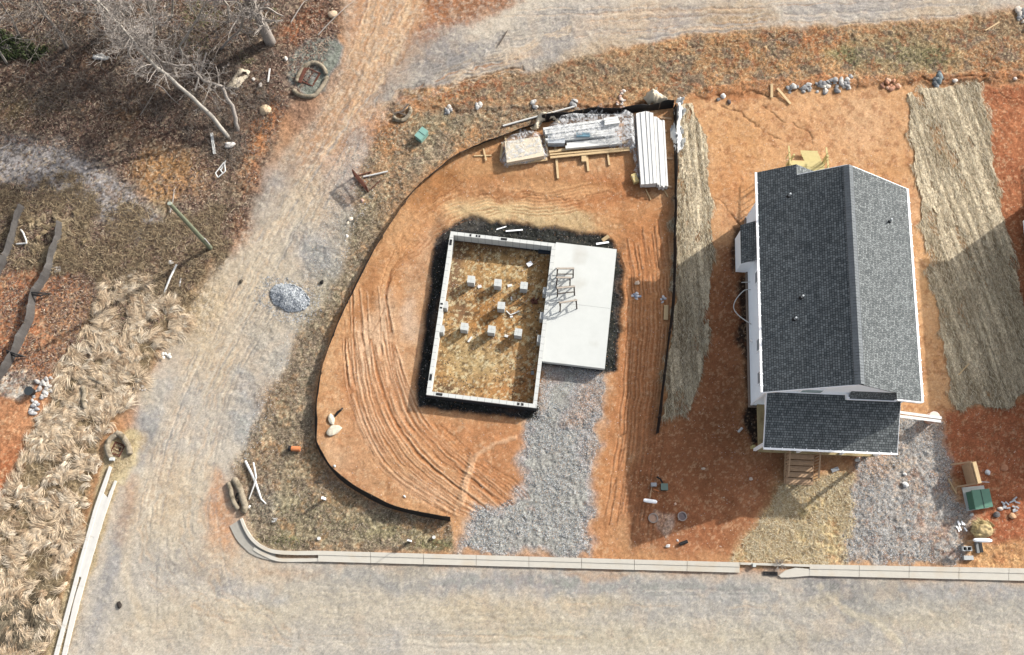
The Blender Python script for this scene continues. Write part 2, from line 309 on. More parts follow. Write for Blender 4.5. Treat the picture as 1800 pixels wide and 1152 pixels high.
for a in ((740,1030,90,14,2,(166,166,166),.7),(880,1024,120,14,3,(158,160,164),.75),(1040,1030,140,16,3,(160,162,166),.75),(1260,1040,120,18,3,(158,162,168),.75),(1230,1080,200,40,4,(176,174,170),.5),(720,1005,40,20,0,(176,164,148),.6),(620,1012,60,10,2,(172,170,166),.6),(1460,1030,60,26,10,(140,142,148),.75),(1500,1070,60,30,30,(148,148,148),.65),(1560,1040,50,20,0,(160,154,146),.6),(1700,1040,120,12,2,(164,166,172),.65),(1650,1070,160,30,0,(176,172,162),.6),(1440,1055,40,12,-10,(206,190,164),.6),(1620,1090,90,18,0,(212,196,168),.45),(860,1070,100,24,0,(214,188,150),.45),(1040,1060,70,16,0,(214,190,150),.4),(900,1100,120,30,0,(200,184,158),.6),(700,1100,30,60,-40,(220,206,186),.6),(760,1080,20,50,-40,(214,200,178),.6),(690,1130,20,18,0,(168,170,176),.5),(1420,1120,70,16,10,(162,160,158),.5),(1150,1120,300,24,0,(206,192,164),.5),(1050,1012,60,6,2,(206,156,116),.5),(440,1040,70,14,14,(168,172,176),.5)):
    blob(*a)
for k in range(12):
    stroke(curve([(560,1030+k*9),(900,1040+k*8+random.uniform(-5,5)),(1300,1055+k*8),(1820,1070+k*8+random.uniform(-8,8))]),random.uniform(1,2.6),random.choice([(160,158,152),(216,202,178),(176,166,150)]),.3,dz=-.01,warp=9,brk=.7)
stroke(curve([(1440,1030),(1470,1060),(1500,1080),(1540,1095),(1580,1130)]),6,(212,198,170),.5,brk=.3)
# crisp wheel streaks along both roads
for k in range(46):
    o=random.uniform(0,1); P=[(640+o*40,170-o*10),(560+o*90,250+o*20),(470+o*130,370+o*10),(400+o*130,500+o*20),(320+o*130,640+o*20),(262+o*150,780),(222+o*180,930),(190+o*260,1090)]; i0=random.randint(0,4); P=curve(P[i0:i0+random.randint(3,4)],6)
    stroke(P,random.uniform(.7,1.6),random.choice([(158,150,142),(150,148,146),(230,216,194),(196,160,130),(170,160,148)]),random.uniform(.25,.55),dz=-.012,warp=2.5,brk=random.uniform(.3,.7))
for k in range(20):
    yy=random.uniform(1030,1150); x0_=random.uniform(150,1400); ln_=random.uniform(200,700); P=curve([(x0_,yy),(x0_+ln_*.5,yy+random.uniform(0,8)),(x0_+ln_,yy+random.uniform(4,14))]); stroke(P,random.uniform(.7,1.7),random.choice([(164,156,146),(226,214,194),(176,170,162),(206,176,146)]),random.uniform(.2,.45),dz=-.01,warp=2.5,brk=.5)
for k in range(34):
    o=random.uniform(0,1); x0_=random.uniform(860,1500); P=curve([(x0_,8+o*70-(x0_-1000)*.02),(x0_+120,4+o*64-(x0_-1000)*.03),(x0_+260,2+o*56-(x0_-1000)*.035)]); stroke(P,random.uniform(.8,2),random.choice([(150,142,138),(220,190,160),(196,150,112),(166,160,156)]),random.uniform(.3,.55),dz=-.014,warp=3,brk=.45)
for k in range(20):
    o=random.uniform(0,1); stroke(curve([(900+o*30,90+o*40),(820+o*10,110+o*40),(740,140+o*30),(680-o*10,190+o*20)]),random.uniform(.9,2.4),random.choice([(130,126,124),(222,180,142),(206,146,104),(150,146,144)]),random.uniform(.35,.6),dz=-.02,warp=4,brk=.4)
for k in range(22):
    o=random.uniform(0,1); stroke(curve([(640+o*140,-10),(620+o*110,60),(600+o*80,130),(560+o*90,200),(500+o*100,290)]),random.uniform(.9,2.4),random.choice([(168,116,82),(232,192,154),(190,146,112),(150,130,116)]),random.uniform(.25,.5),dz=-.01,warp=3,brk=.55)
# ---- dry verge inside the road corner
VERGE=[(690,180),(760,196),(850,186),(950,188),(1060,190),(1130,190),(1000,200),(940,214),(880,240),(800,270),(730,330),(680,400),(620,510),(575,600),(552,700),(555,790),(600,850),(680,895),(790,918),(806,968),(480,974),(434,930),(430,880),(412,822),(440,770),(460,720),(500,650),(522,590),(560,545),(600,490),(618,430),(630,320),(650,262),(670,224)]
region(VERGE,(172,150,126),(144,126,108),1.2,10,9,1,2.6,3,grain=1.)
UP=[(700,160),(800,146),(900,124),(940,128),(1000,106),(1080,86),(1200,66),(1350,52),(1500,44),(1650,36),(1900,6),(1900,160),(1560,150),(1380,160),(1220,168),(1140,184),(1010,178),(900,186),(760,190)]
region(UP,(196,146,102),(170,128,92),.8,7,9,1,2.2,4,ang=-100,st=3,grain=.9)
for a in ((970,135,60,24,-10,(138,122,104),.75),(900,160,90,22,-4,(136,118,100),.7),(1040,128,30,30,0,(140,124,104),.7),(1080,150,50,20,0,(156,124,96),.6),(1130,120,60,26,-4,(140,120,98),.75),(1190,130,50,20,0,(146,122,98),.7),(1250,110,60,30,0,(166,124,88),.6),(1320,90,90,26,-4,(164,118,80),.6),(1160,92,160,7,-5,(166,132,102),.6),(1560,90,70,36,6,(150,134,104),.8),(1620,100,60,34,8,(144,136,100),.8),(1480,95,30,16,0,(138,138,96),.75),(1520,104,40,14,0,(150,140,104),.6),(1640,60,60,20,0,(160,130,98),.6),(1740,50,60,24,-8,(130,112,92),.7),(1760,110,50,34,0,(160,104,70),.6),(1400,110,60,26,0,(196,142,98),.6),(1420,70,70,14,0,(170,96,56),.6),(1300,140,90,12,0,(200,146,102),.6),(760,176,60,14,-8,(190,128,86),.7),(820,160,60,8,-14,(176,104,66),.7)):
    blob(*a,grain=1.)
for a in ((700,210,50,26,-30,(196,132,84),.75),(672,240,26,34,-30,(200,128,78),.6),(760,222,60,26,-20,(150,128,102),.6),(800,212,70,16,-8,(152,132,104),.6),(860,230,80,16,-18,(186,130,86),.6),(820,262,50,14,-35,(196,138,88),.7),(700,262,40,18,0,(184,132,88),.5),(950,196,60,8,-6,(150,132,108),.5),(690,330,20,50,30,(192,136,90),.6),(660,300,40,20,0,(176,128,92),.4),(640,320,26,10,-30,(142,98,86),.7),(620,350,22,14,0,(160,120,104),.5),(640,400,40,60,30,(148,138,112),.6),(570,520,40,60,30,(150,138,112),.6),(600,560,16,60,25,(190,140,92),.6),(480,700,30,30,0,(176,132,92),.6),(470,790,26,16,0,(190,134,90),.6),(520,800,40,60,0,(158,138,108),.5),(560,830,20,60,-30,(190,138,92),.6),(600,880,40,20,20,(186,140,96),.5),(520,900,70,40,0,(148,140,108),.7),(650,930,90,26,0,(150,142,106),.7),(460,880,26,30,0,(150,150,150),.6),(500,950,50,12,6,(124,130,76),.5),(760,945,36,18,0,(140,132,86),.5),(770,925,30,10,10,(182,124,84),.6),(760,958,40,7,0,(120,126,74),.4),(450,750,14,16,0,(190,190,186),.3),(440,840,20,12,0,(184,136,96),.6)):
    blob(*a,grain=1.)
stroke([(536,560),(520,640),(490,760),(480,800)],3,(118,102,84),.5,warp=6)
flecks(VERGE,(104,92,74),7,.5,.1,.75,1); flecks(VERGE,(196,182,152),9,.56,.08,.6,4); flecks(VERGE,(190,138,94),2.2,.6,.1,.4,6); flecks(UP,(118,104,92),1.1,.52,.12,.75,2); flecks(UP,(112,94,76),6,.54,.1,.6,2); flecks(UP,(206,186,150),9,.58,.08,.5,5); flecks(UP,(150,84,52),3,.58,.1,.5,3)
# ---- building pad inside the silt fence
PAD=[(1184,190),(1180,330),(1178,560),(1164,650),(1150,765),(1100,800),(1095,975),(1035,978),(800,972),(793,916),(680,893),(600,848),(557,788),(553,700),(576,600),(622,510),(682,400),(732,330),(802,270),(880,240),(960,216),(1060,196)]
region(PAD,(214,164,122),(200,144,100),.7,6,5,1,2.4,0,grain=.32)
region([(1178,560),(1164,650),(1150,765),(1130,975),(1035,978),(1040,860),(1070,720),(1085,600),(1100,420),(1184,330)],(206,142,96),(190,126,82),.6,16,8,.9,2,6,ang=84,st=9)
for a in ((760,330,70,26,-30,(196,134,86),.6),(830,300,70,24,-16,(192,134,86),.7),(900,330,110,22,6,(200,144,102),.6),(1010,310,110,20,4,(206,150,108),.7),(1060,350,80,20,0,(190,118,74),.7),(1090,320,60,16,10,(184,106,64),.5),(860,372,70,20,6,(214,182,136),.8),(950,385,100,14,3,(212,184,142),.85),(1010,395,80,14,0,(206,172,128),.8),(820,372,50,26,-20,(222,178,134),.6),(720,430,50,60,30,(198,132,84),.6),(700,500,44,90,24,(204,140,92),.6),(735,480,22,80,16,(222,176,140),.7),(690,590,50,50,0,(224,176,138),.7),(650,640,46,60,0,(208,146,104),.5),(670,700,60,60,0,(216,154,114),.6),(620,790,46,50,0,(214,160,122),.6),(640,840,60,26,30,(204,150,114),.6),(720,860,80,30,20,(214,164,124),.6),(720,760,60,30,20,(212,142,100),.5),(860,790,70,60,0,(206,140,96),.8),(830,760,100,26,4,(212,144,98),.7),(860,850,60,50,-20,(204,138,96),.7),(780,860,70,30,20,(214,156,114),.6),(1120,500,34,100,0,(206,138,92),.6),(1110,380,60,30,0,(210,146,98),.6),(1130,640,40,70,0,(190,122,82),.6),(1070,930,36,60,0,(210,150,108),.6),(1140,740,60,60,0,(190,120,80),.6),(840,340,90,10,4,(168,104,62),.45),(930,350,90,8,2,(164,98,60),.4),(1080,345,80,9,6,(160,94,56),.4)):
    blob(*a)
flecks(PAD,(170,110,72),2.5,.56,.14,.4,2); flecks(PAD,(232,196,158),6,.6,.1,.35,6)
# gravel drive, backfill, crawlspace floor
for a_ in ((940,318,200,12,3,(176,112,66),.6),(760,340,50,20,-40,(184,122,74),.5),(900,372,120,14,3,(226,196,150),.7),(1120,420,50,50,0,(190,122,76),.5),(650,560,24,60,20,(184,120,74),.5),(1000,240,60,20,0,(186,120,76),.5),(1120,300,40,30,0,(196,128,82),.5),(860,300,60,12,-8,(224,170,120),.5),(980,330,90,14,4,(228,176,128),.5)): blob(*a_)
GD=[(952,640),(1072,652),(1062,700),(1048,770),(1040,860),(1034,978),(804,970),(812,940),(836,900),(900,884),(912,850),(914,800),(930,740),(946,716)]
region(GD,(172,176,178),(150,153,155),2,16,22,.92,2,3,grain=1.,dz=.02)
for a in ((1010,740,26,12,0,(200,150,116),.6),(1034,700,20,30,20,(206,150,112),.6),(975,668,14,8,0,(150,110,94),.5),(1030,790,16,26,0,(196,150,120),.5)): blob(*a)
BF=[(762,430),(778,402),(826,382),(860,388),(1000,404),(1060,414),(1092,446),(1094,520),(1088,590),(1084,650),(1064,656),(950,640),(946,740),(860,728),(733,716),(731,690),(742,600),(752,520)]
region(BF,(58,59,62),(38,39,42),3,5,6,1,2.4,1,grain=.9,dz=-.1)
for a in ((828,392,26,10,-20,(104,98,88),.6),(770,410,12,40,8,(108,88,74),.4),(1090,500,5,100,3,(130,98,76),.4)): blob(*a)
CW=[(797,424),(966,446),(940,712),(757,690)]
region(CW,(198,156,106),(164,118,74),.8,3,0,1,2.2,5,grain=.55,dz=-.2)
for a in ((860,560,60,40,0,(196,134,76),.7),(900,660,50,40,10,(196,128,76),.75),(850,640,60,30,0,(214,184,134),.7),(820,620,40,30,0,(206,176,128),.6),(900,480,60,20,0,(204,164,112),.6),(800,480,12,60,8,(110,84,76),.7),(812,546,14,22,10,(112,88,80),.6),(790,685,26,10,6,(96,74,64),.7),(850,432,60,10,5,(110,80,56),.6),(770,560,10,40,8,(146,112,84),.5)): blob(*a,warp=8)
flecks(CW,(96,76,58),5,.57,.08,.7,2,4,6); flecks(CW,(228,210,170),6,.58,.07,.7,5,4,6)
# tyre arcs on the pad
O_=[(598,560),(604,650),(622,740),(668,826),(740,880),(795,910)]; I_=[(692,560),(708,650),(738,730),(792,790),(862,850),(905,888)]
for a_ in ((640,620,16,70,6,(236,200,168),.7),(672,560,16,60,6,(234,198,166),.7),(700,660,14,60,-14,(232,190,156),.6),(650,760,14,50,-30,(236,196,164),.6),(740,860,60,16,28,(234,192,158),.6),(720,560,16,40,4,(238,206,180),.6),(590,800,30,18,40,(230,188,152),.5),(700,400,24,40,30,(226,176,130),.5),(680,700,8,60,-20,(176,108,64),.5),(700,800,70,8,38,(180,112,68),.5),(618,700,8,50,-6,(180,110,68),.5),(640,520,10,60,24,(176,110,66),.5)): blob(*a_)
for k in range(24):
    r=(k+random.uniform(-.3,.3))/23; P=[(o[0]+(i_[0]-o[0])*r+random.uniform(-2,2),o[1]+(i_[1]-o[1])*r+random.uniform(-2,2)) for o,i_ in zip(O_,I_)]; P[0]=(P[0][0],P[0][1]+random.uniform(-60,50)); P=curve(P[:6-(k%3==0)],7)
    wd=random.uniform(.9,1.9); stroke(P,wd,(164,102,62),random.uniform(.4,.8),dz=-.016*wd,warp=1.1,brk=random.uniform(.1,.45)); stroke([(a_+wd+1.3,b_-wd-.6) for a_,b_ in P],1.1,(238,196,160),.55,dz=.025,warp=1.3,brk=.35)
for k in range(10):
    r=k*9; P=curve([(700+r,750+random.uniform(-4,4)),(760+r,805),(830+r,852),(900+r*.5,890+r*.1)]); stroke(P,1.2,(180,116,74),.5,dz=-.03,warp=2,brk=.5)
for k in range(13):
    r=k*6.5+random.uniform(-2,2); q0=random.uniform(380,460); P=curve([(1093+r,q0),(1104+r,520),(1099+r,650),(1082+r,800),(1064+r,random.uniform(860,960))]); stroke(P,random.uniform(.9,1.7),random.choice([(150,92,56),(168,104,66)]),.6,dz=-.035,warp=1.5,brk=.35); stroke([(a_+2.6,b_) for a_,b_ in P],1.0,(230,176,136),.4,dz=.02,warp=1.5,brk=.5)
for k in range(9):
    r=k*7; stroke(curve([(1040-r*.2,318+r*.9),(960,334+r*.8),(880,332+r*.8),(800,340+r),(740,372+r*1.2),(690,440+r*.8),(664+r*.3,520)]),1.1,random.choice([(158,96,58),(226,170,122)]),.45,dz=-.02,warp=2.5,brk=.6)
stroke(curve([(812,885),(828,820),(850,790),(905,768)]),4,(226,182,146),.6,dz=.05); stroke(curve([(800,905),(815,850),(828,800)]),3,(222,180,144),.4,dz=.03)
for P in (((790,310),(830,340),(900,352),(960,342),(1000,350)),((760,352),(800,332),(820,318)),((1000,352),(1060,340),(1120,352),(1170,345)),((1100,300),(1140,330),(1170,336)),((690,470),(672,540),(650,600))): stroke(curve(P),1.0,(130,78,50),.5,dz=-.03,warp=6,brk=.55)
# ---- lot with the house
LOT=[(1184,186),(1232,166),(1380,160),(1560,152),(1900,150),(1900,985),(1800,1000),(1380,992),(1095,984),(1100,800),(1150,765),(1164,650),(1178,560),(1180,330)]
region(LOT,(216,166,122),(202,146,100),.55,8,8,1,2.4,4,grain=.3)
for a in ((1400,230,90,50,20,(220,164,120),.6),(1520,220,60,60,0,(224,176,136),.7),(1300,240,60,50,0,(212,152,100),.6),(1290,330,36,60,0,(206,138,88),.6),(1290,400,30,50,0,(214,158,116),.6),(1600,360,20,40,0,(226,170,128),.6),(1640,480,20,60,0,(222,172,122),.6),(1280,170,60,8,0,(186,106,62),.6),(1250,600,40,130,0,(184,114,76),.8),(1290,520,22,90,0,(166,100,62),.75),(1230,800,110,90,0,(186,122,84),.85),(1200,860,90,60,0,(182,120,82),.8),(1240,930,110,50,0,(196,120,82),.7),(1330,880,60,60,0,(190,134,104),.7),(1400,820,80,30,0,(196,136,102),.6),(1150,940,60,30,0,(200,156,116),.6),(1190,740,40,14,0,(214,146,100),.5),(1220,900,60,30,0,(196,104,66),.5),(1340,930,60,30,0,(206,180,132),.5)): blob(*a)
region([(1262,430),(1300,440),(1316,640),(1312,800),(1400,800),(1400,850),(1340,930),(1290,980),(1110,972),(1100,880),(1112,790),(1180,742),(1236,670)],(178,114,80),(148,92,62),.9,24,16,.85,2.2,2,grain=.3)  # browner soil west of the house, its colour darkened to deepen the house shadow
region([(1720,150),(1900,150),(1900,700),(1800,720),(1800,560),(1770,430),(1745,300),(1732,190)],(176,108,74),(150,84,56),.9,8,8,.95,2,2,grain=.6)
region([(1660,728),(1900,690),(1900,960),(1740,960),(1700,915),(1690,850),(1655,820)],(190,112,78),(160,88,60),.9,8,10,.95,2,3,grain=.6)
region([(1715,960),(1900,930),(1900,1002),(1690,998)],(216,170,120),(190,130,88),1.2,10,10,.9,2,3,grain=.9)
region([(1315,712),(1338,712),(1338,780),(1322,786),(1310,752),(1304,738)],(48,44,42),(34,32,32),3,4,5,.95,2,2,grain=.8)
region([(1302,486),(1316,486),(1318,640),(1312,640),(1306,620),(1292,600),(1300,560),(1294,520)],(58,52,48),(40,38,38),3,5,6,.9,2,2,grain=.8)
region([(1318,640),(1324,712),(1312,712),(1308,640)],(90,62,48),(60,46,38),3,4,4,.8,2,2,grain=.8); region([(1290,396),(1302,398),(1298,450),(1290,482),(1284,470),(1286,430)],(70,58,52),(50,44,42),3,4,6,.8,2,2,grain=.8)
# seeded straw by the kerb
YS=[(1290,986),(1310,950),(1350,900),(1376,850),(1440,842),(1500,826),(1500,900),(1484,994),(1380,990)]
region(YS,(222,200,156),(196,168,124),3,16,12,.95,2,5,grain=1.); flecks(YS,(160,132,88),7,.56,.08,.6,2); flecks(YS,(236,222,180),7,.58,.08,.6,5)
blob(1400,880,40,60,0,(196,170,118),.5,grain=1.); blob(1510,830,20,60,10,(212,140,100),.7)
GR2=[(1566,734),(1650,742),(1656,800),(1672,850),(1702,915),(1690,994),(1478,988),(1488,870),(1500,830),(1530,800),(1576,796)]
region(GR2,(184,179,173),(160,154,149),2,16,24,1,2,1,grain=1.,dz=.04)
for a in ((1545,820,20,16,20,(212,160,124),.6),(1575,815,22,10,0,(214,186,158),.6),(1612,860,10,8,0,(214,168,130),.6),(1620,930,10,10,0,(214,176,150),.5),(1630,760,22,10,20,(206,160,130),.5),(1560,760,26,16,0,(200,186,170),.5)): blob(*a,warp=8)
region([(1150,900),(1186,904),(1186,920),(1172,946),(1154,930)],(214,186,168),(176,146,130),2.5,5,5,.9,3,2,grain=1.)
flecks(LOT,(150,92,62),2.4,.57,.12,.5,2); flecks(LOT,(232,190,152),7,.6,.08,.35,6)
for P,wd in ((((1222,166),(1262,172),(1300,162),(1370,166),(1430,152),(1520,150)),2.6),(((1266,178),(1296,198),(1330,222),(1372,246)),2.2),(((1340,178),(1352,196),(1376,212),(1420,232),(1430,250)),2.),(((1248,348),(1280,368),(1302,396)),1.8),(((1560,152),(1640,142),(1720,136),(1800,142)),4.),(((1750,160),(1790,176)),2.),(((1762,310),(1760,340),(1776,360)),1.6),(((1150,90),(1350,64),(1420,56)),1.6),(((760,192),(900,196),(1130,186)),6),(((900,126),(860,140),(800,150)),2.4)): stroke(curve(P),wd*.5,(124,76,50),.6,dz=-.05 if wd<3 else -.09,warp=6,brk=.5)
stroke(curve([(1240,162),(1300,156),(1440,146),(1600,140),(1800,134)]),9,(176,112,72),.5,dz=.12,warp=5)
# ---- woodland edge, left
WOOD=[(-200,-200),(596,-200),(596,20),(600,60),(560,110),(500,200),(470,290),(420,420),(370,450),(330,520),(300,560),(-200,800)]
region(WOOD,(140,120,106),(108,90,80),.8,12,14,1,2.6,3,grain=1.)
region([(-200,-200),(470,-200),(480,60),(420,120),(300,140),(180,110),(120,90),(0,140),(-200,200)],(100,82,70),(66,54,47),1.2,26,20,.9,2.4,1,grain=1.)
for a in ((170,180,120,30,0,(104,76,62),.7),(90,130,110,24,0,(136,100,84),.6),(60,190,80,30,0,(120,108,80),.6),(20,230,60,50,0,(150,122,88),.6),(120,230,70,30,0,(96,76,70),.7),(230,220,50,40,0,(128,94,66),.6),(290,290,50,30,-10,(200,146,92),.8),(240,310,40,24,0,(180,130,88),.6),(360,290,40,26,0,(140,112,88),.6),(330,320,40,26,0,(206,150,100),.6),(270,340,40,20,0,(206,150,96),.7),(300,230,60,26,0,(112,84,74),.7),(120,300,150,30,24,(166,160,158),.95),(190,350,90,26,34,(170,162,160),.9),(60,275,70,26,0,(158,152,150),.8),(200,350,70,30,30,(166,158,154),.85),(240,390,50,30,30,(160,148,138),.75),(270,390,26,34,20,(206,178,124),.6),(40,330,70,20,0,(150,134,112),.6),(60,380,90,30,20,(134,112,90),.6),(140,440,90,50,20,(134,112,90),.7),(250,450,60,40,0,(140,118,94),.7),(300,420,40,30,0,(144,120,98),.6),(440,160,40,40,-40,(124,88,70),.7),(470,210,20,50,30,(206,128,80),.8),(450,260,14,60,24,(204,138,92),.8),(480,120,20,40,0,(112,80,70),.7),(560,30,40,30,0,(150,90,62),.7),(520,60,26,30,-30,(176,104,66),.7),(440,320,14,30,20,(200,124,80),.7),(410,330,40,40,0,(146,122,98),.6),(390,370,30,30,0,(112,94,78),.7),(420,410,20,40,20,(170,116,84),.6),(400,150,60,24,0,(116,96,84),.6),(560,140,60,40,-30,(142,122,112),.6),(530,200,30,40,-40,(150,124,112),.6),(330,540,60,50,-40,(190,158,112),.6),(200,500,120,26,10,(140,116,92),.7),(330,470,40,40,0,(150,126,100),.6)): blob(*a,grain=1.)
region([(540,70),(585,66),(606,80),(600,110),(580,132),(572,160),(540,172),(515,150),(504,130),(506,104)],(150,154,152),(124,128,126),2,5,5,1,2,3,grain=.8)
TRK=[(-60,262),(40,254),(110,262),(180,300),(240,350),(300,390),(300,430),(240,424),(180,392),(110,350),(40,322),(-60,320)]
region(TRK,(174,168,166),(142,136,134),1.4,18,12,.92,2.6,5,ang=-40,st=4,grain=.7)
# left red soil, lower left
RS=[(-200,470),(0,480),(40,470),(120,480),(170,520),(178,560),(120,610),(100,660),(90,740),(60,780),(0,860),(-200,1000)]
region(RS,(204,142,104),(176,112,78),.8,16,12,.95,2.2,5,grain=.6)
for a in ((60,540,50,70,30,(190,112,76),.7),(20,590,30,60,20,(198,124,86),.6),(110,560,40,50,20,(206,160,124),.6),(30,740,40,60,10,(214,150,108),.6),(20,830,26,50,20,(196,112,72),.6),(150,600,40,30,0,(166,132,100),.6),(10,900,20,60,10,(200,130,86),.5),(170,540,40,26,20,(150,124,98),.7)): blob(*a)
region([(0,655),(40,648),(62,660),(56,690),(34,706),(12,700),(-14,684)],(206,198,186),(180,174,166),2,6,5,.95,2.5,2,grain=.8)
SG=[(190,490),(240,484),(262,506),(296,528),(330,552),(322,590),(276,612),(262,655),(236,700),(200,740),(178,780),(178,815),(160,870),(134,960),(112,1040),(80,1152),(60,1520),(-200,1520),(-200,950),(0,880),(40,820),(50,760),(90,700),(104,640),(140,590),(160,540)]
region(SG,(160,138,108),(118,98,76),1.5,12,8,1,2.6,4,grain=1.)
blob(60,1080,60,50,30,(92,84,72),.85,grain=1.); blob(20,1130,60,50,0,(100,90,76),.7,grain=1.); blob(230,780,30,20,0,(206,172,124),.8)
stroke([(200,790),(192,850),(150,985),(104,1130),(76,1230)],17,(190,168,132),.95,soft=10); stroke([(232,770),(226,810),(212,840)],14,(206,186,146),.85,soft=10)
flecks(WOOD,(58,44,40),7,.52,.1,.7,1); flecks(WOOD,(184,164,140),8,.58,.08,.6,4); flecks(WOOD,(136,100,78),2.5,.6,.08,.4,5); flecks(RS,(232,190,150),6,.58,.08,.5,2); flecks(RS,(140,88,60),5,.58,.08,.5,3)
flecks(ROAD,(158,154,150),6,.55,.12,.3,3,6,8); flecks(ROAD,(226,214,194),5,.55,.12,.3,6,6,8); flecks(ROAD,(212,178,146),1.1,.58,.12,.16,2,6,8)
# ---- fine relief and final tone variation
fine=fbm(X*4,Y*4,2,4,.75)-.5; lump=fbm(X*1.1,Y*1.1,6,4)-.5
g_=C.mean(-1,keepdims=True); C=g_+(C-g_)*np.array([.93,.93,.95]); s_=(C.max(-1)-C.min(-1))/(C.max(-1)+1e-4); C[...,1]*=1+.055*s_; C*=1.01; C*=(1+(fbm(X*2.2,Y*2.2,7,5,.8)-.5)[...,None]*(.14+.6*GR[...,None])); C=np.clip(C,.005,.9); C[...,2]=np.minimum(C[...,2],C[...,0]*.9); C[...,1]=np.where(C[...,2]>C[...,0]*.62,np.maximum(C[...,1],(C[...,0]+C[...,2])*.482),C[...,1])
C*=1+(RNG.random(X.shape)[...,None].astype(np.float32)-.5)*(.1+.55*GR[...,None])
Z+=fine*(.006+.19*GR)+lump*(.02+.06*GR)
FND=inpoly(U,V,[(781,398),(1090,434),(1072,660),(940,735),(740,700)]); Z=np.where(FND,Z*.4+np.where(FND,-.02,0),Z)
def ground_mat():
    m=bpy.data.materials.new('soil'); m.use_nodes=True; n=m.node_tree.nodes; l=m.node_tree.links; b=n['Principled BSDF']
    b.inputs['Roughness'].default_value=.95; b.inputs['Specular IOR Level'].default_value=.12
    a=n.new('ShaderNodeAttribute'); a.attribute_name='soil'; tc=n.new('ShaderNodeTexCoord')
    def nz(s,d,r=.7):
        q=n.new('ShaderNodeTexNoise'); q.inputs['Scale'].default_value=s; q.inputs['Detail'].default_value=d; q.inputs['Roughness'].default_value=r; l.new(tc.outputs['Object'],q.inputs['Vector']); return q.outputs[0]
    n1=nz(9,5,.85); n2=nz(26,3,.7)
    ad=n.new('ShaderNodeMath'); ad.operation='ADD'; l.new(n1,ad.inputs[0]); l.new(n2,ad.inputs[1])
    s1=n.new('ShaderNodeMath'); s1.operation='SUBTRACT'; l.new(ad.outputs[0],s1.inputs[0]); s1.inputs[1].default_value=1
    am=n.new('ShaderNodeMath'); am.operation='MULTIPLY_ADD'; l.new(a.outputs['Alpha'],am.inputs[0]); am.inputs[1].default_value=2.0; am.inputs[2].default_value=.4
    mu=n.new('ShaderNodeMath'); mu.operation='MULTIPLY_ADD'; l.new(s1.outputs[0],mu.inputs[0]); l.new(am.outputs[0],mu.inputs[1]); mu.inputs[2].default_value=1
    mxn=n.new('ShaderNodeMath'); mxn.operation='MAXIMUM'; l.new(mu.outputs[0],mxn.inputs[0]); mxn.inputs[1].default_value=.25
    sc=n.new('ShaderNodeVectorMath'); sc.operation='SCALE'; l.new(a.outputs['Color'],sc.inputs[0]); l.new(mxn.outputs[0],sc.inputs['Scale']); l.new(sc.outputs[0],b.inputs['Base Color'])
    bp=n.new('ShaderNodeBump'); bp.inputs['Strength'].default_value=.55; bp.inputs['Distance'].default_value=.04; l.new(ad.outputs[0],bp.inputs['Height']); l.new(bp.outputs[0],b.inputs['Normal'])
    return m
GM=ground_mat()
def ground_parts():
    ny,nx=X.shape; P=np.stack([X,Y,Z],-1).reshape(-1,3); CC=np.concatenate([C,GR[...,None]],-1).reshape(-1,4)
    I=np.arange(ny*nx).reshape(ny,nx); F=np.stack([I[:-1,:-1],I[:-1,1:],I[1:,1:],I[1:,:-1]],-1).reshape(-1,4)
    uc=(U[:-1,:-1]+W1[:-1,:-1]*9).ravel(); vc=(V[:-1,:-1]+W2[:-1,:-1]*9).ravel()
    r=inpoly(uc,vc,ROAD)|inpoly(uc,vc,[(480,992),(1900,1030),(1900,1260),(300,1260)]); d=(inpoly(uc,vc,GD)|inpoly(uc,vc,GR2))&~r
    for nm,mk in (('ground',~r&~d),('dirt_road',r),('gravel_drive',d)):
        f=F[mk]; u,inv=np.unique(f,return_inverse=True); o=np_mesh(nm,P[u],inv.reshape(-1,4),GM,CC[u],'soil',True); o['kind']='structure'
        if nm=='ground': g=o
    # far ground: a coarse skirt out to the horizon round the surveyed sheet
    x0,x1,y0,y1=gx[0],gx[-1],gy[0],gy[-1]; Rr=260
    V4=[(x0,y0,0),(x1,y0,0),(x1,y1,0),(x0,y1,0),(-Rr,-Rr,0),(Rr,-Rr,0),(Rr,Rr,0),(-Rr,Rr,0)]
    V4=[(a,b,-.06) for a,b,_ in V4]; col=np.array([[*A(190,150,112),.9]]*8,np.float32)
    o=np_mesh('outer_ground',V4,[(4,5,1,0),(5,6,2,1),(6,7,3,2),(7,4,0,3)],GM,col,'soil'); o['kind']='structure'
ground_parts()
def zat(x,y):
    i=int(round((x-gx[0])/DX)); j=int(round((y-gy[0])/DX))
    if 0<=i<len(gx) and 0<=j<len(gy): return float(Z[j,i])
    return 0.
def gp(px,py,dz=0):
    p=at(px,py); p.z=zat(p.x,p.y)+dz; return p
# ---------------------------------------------------------------- scattered small stuff
def plan_pts(P,n,warp=6,dens=None):
    us=[p[0] for p in P]; vs=[p[1] for p in P]; u=RNG.uniform(min(us)-warp,max(us)+warp,n*3); v=RNG.uniform(min(vs)-warp,max(vs)+warp,n*3)
    r=(u-900)/FPX; w_=-(v-576)/FPX; dy=w_*CT+ST; dz=w_*ST-CT; t=-CAM_H/dz; x=r*t; y=dy*t
    wu=u+(fbm(x*1.1,y*1.1,0,5)-.5)*2*warp; wv=v+(fbm(x*1.3,y*1.3,3,5)-.5)*2*warp
    k=inpoly(wu,wv,P)
    if dens is not None: k&=RNG.random(len(u))<dens(x,y)
    return x[k][:n],y[k][:n]
def zarr(x,y):
    i=np.clip(np.round((x-gx[0])/DX).astype(int),0,len(gx)-1); j=np.clip(np.round((y-gy[0])/DX).astype(int),0,len(gy)-1); return Z[j,i]
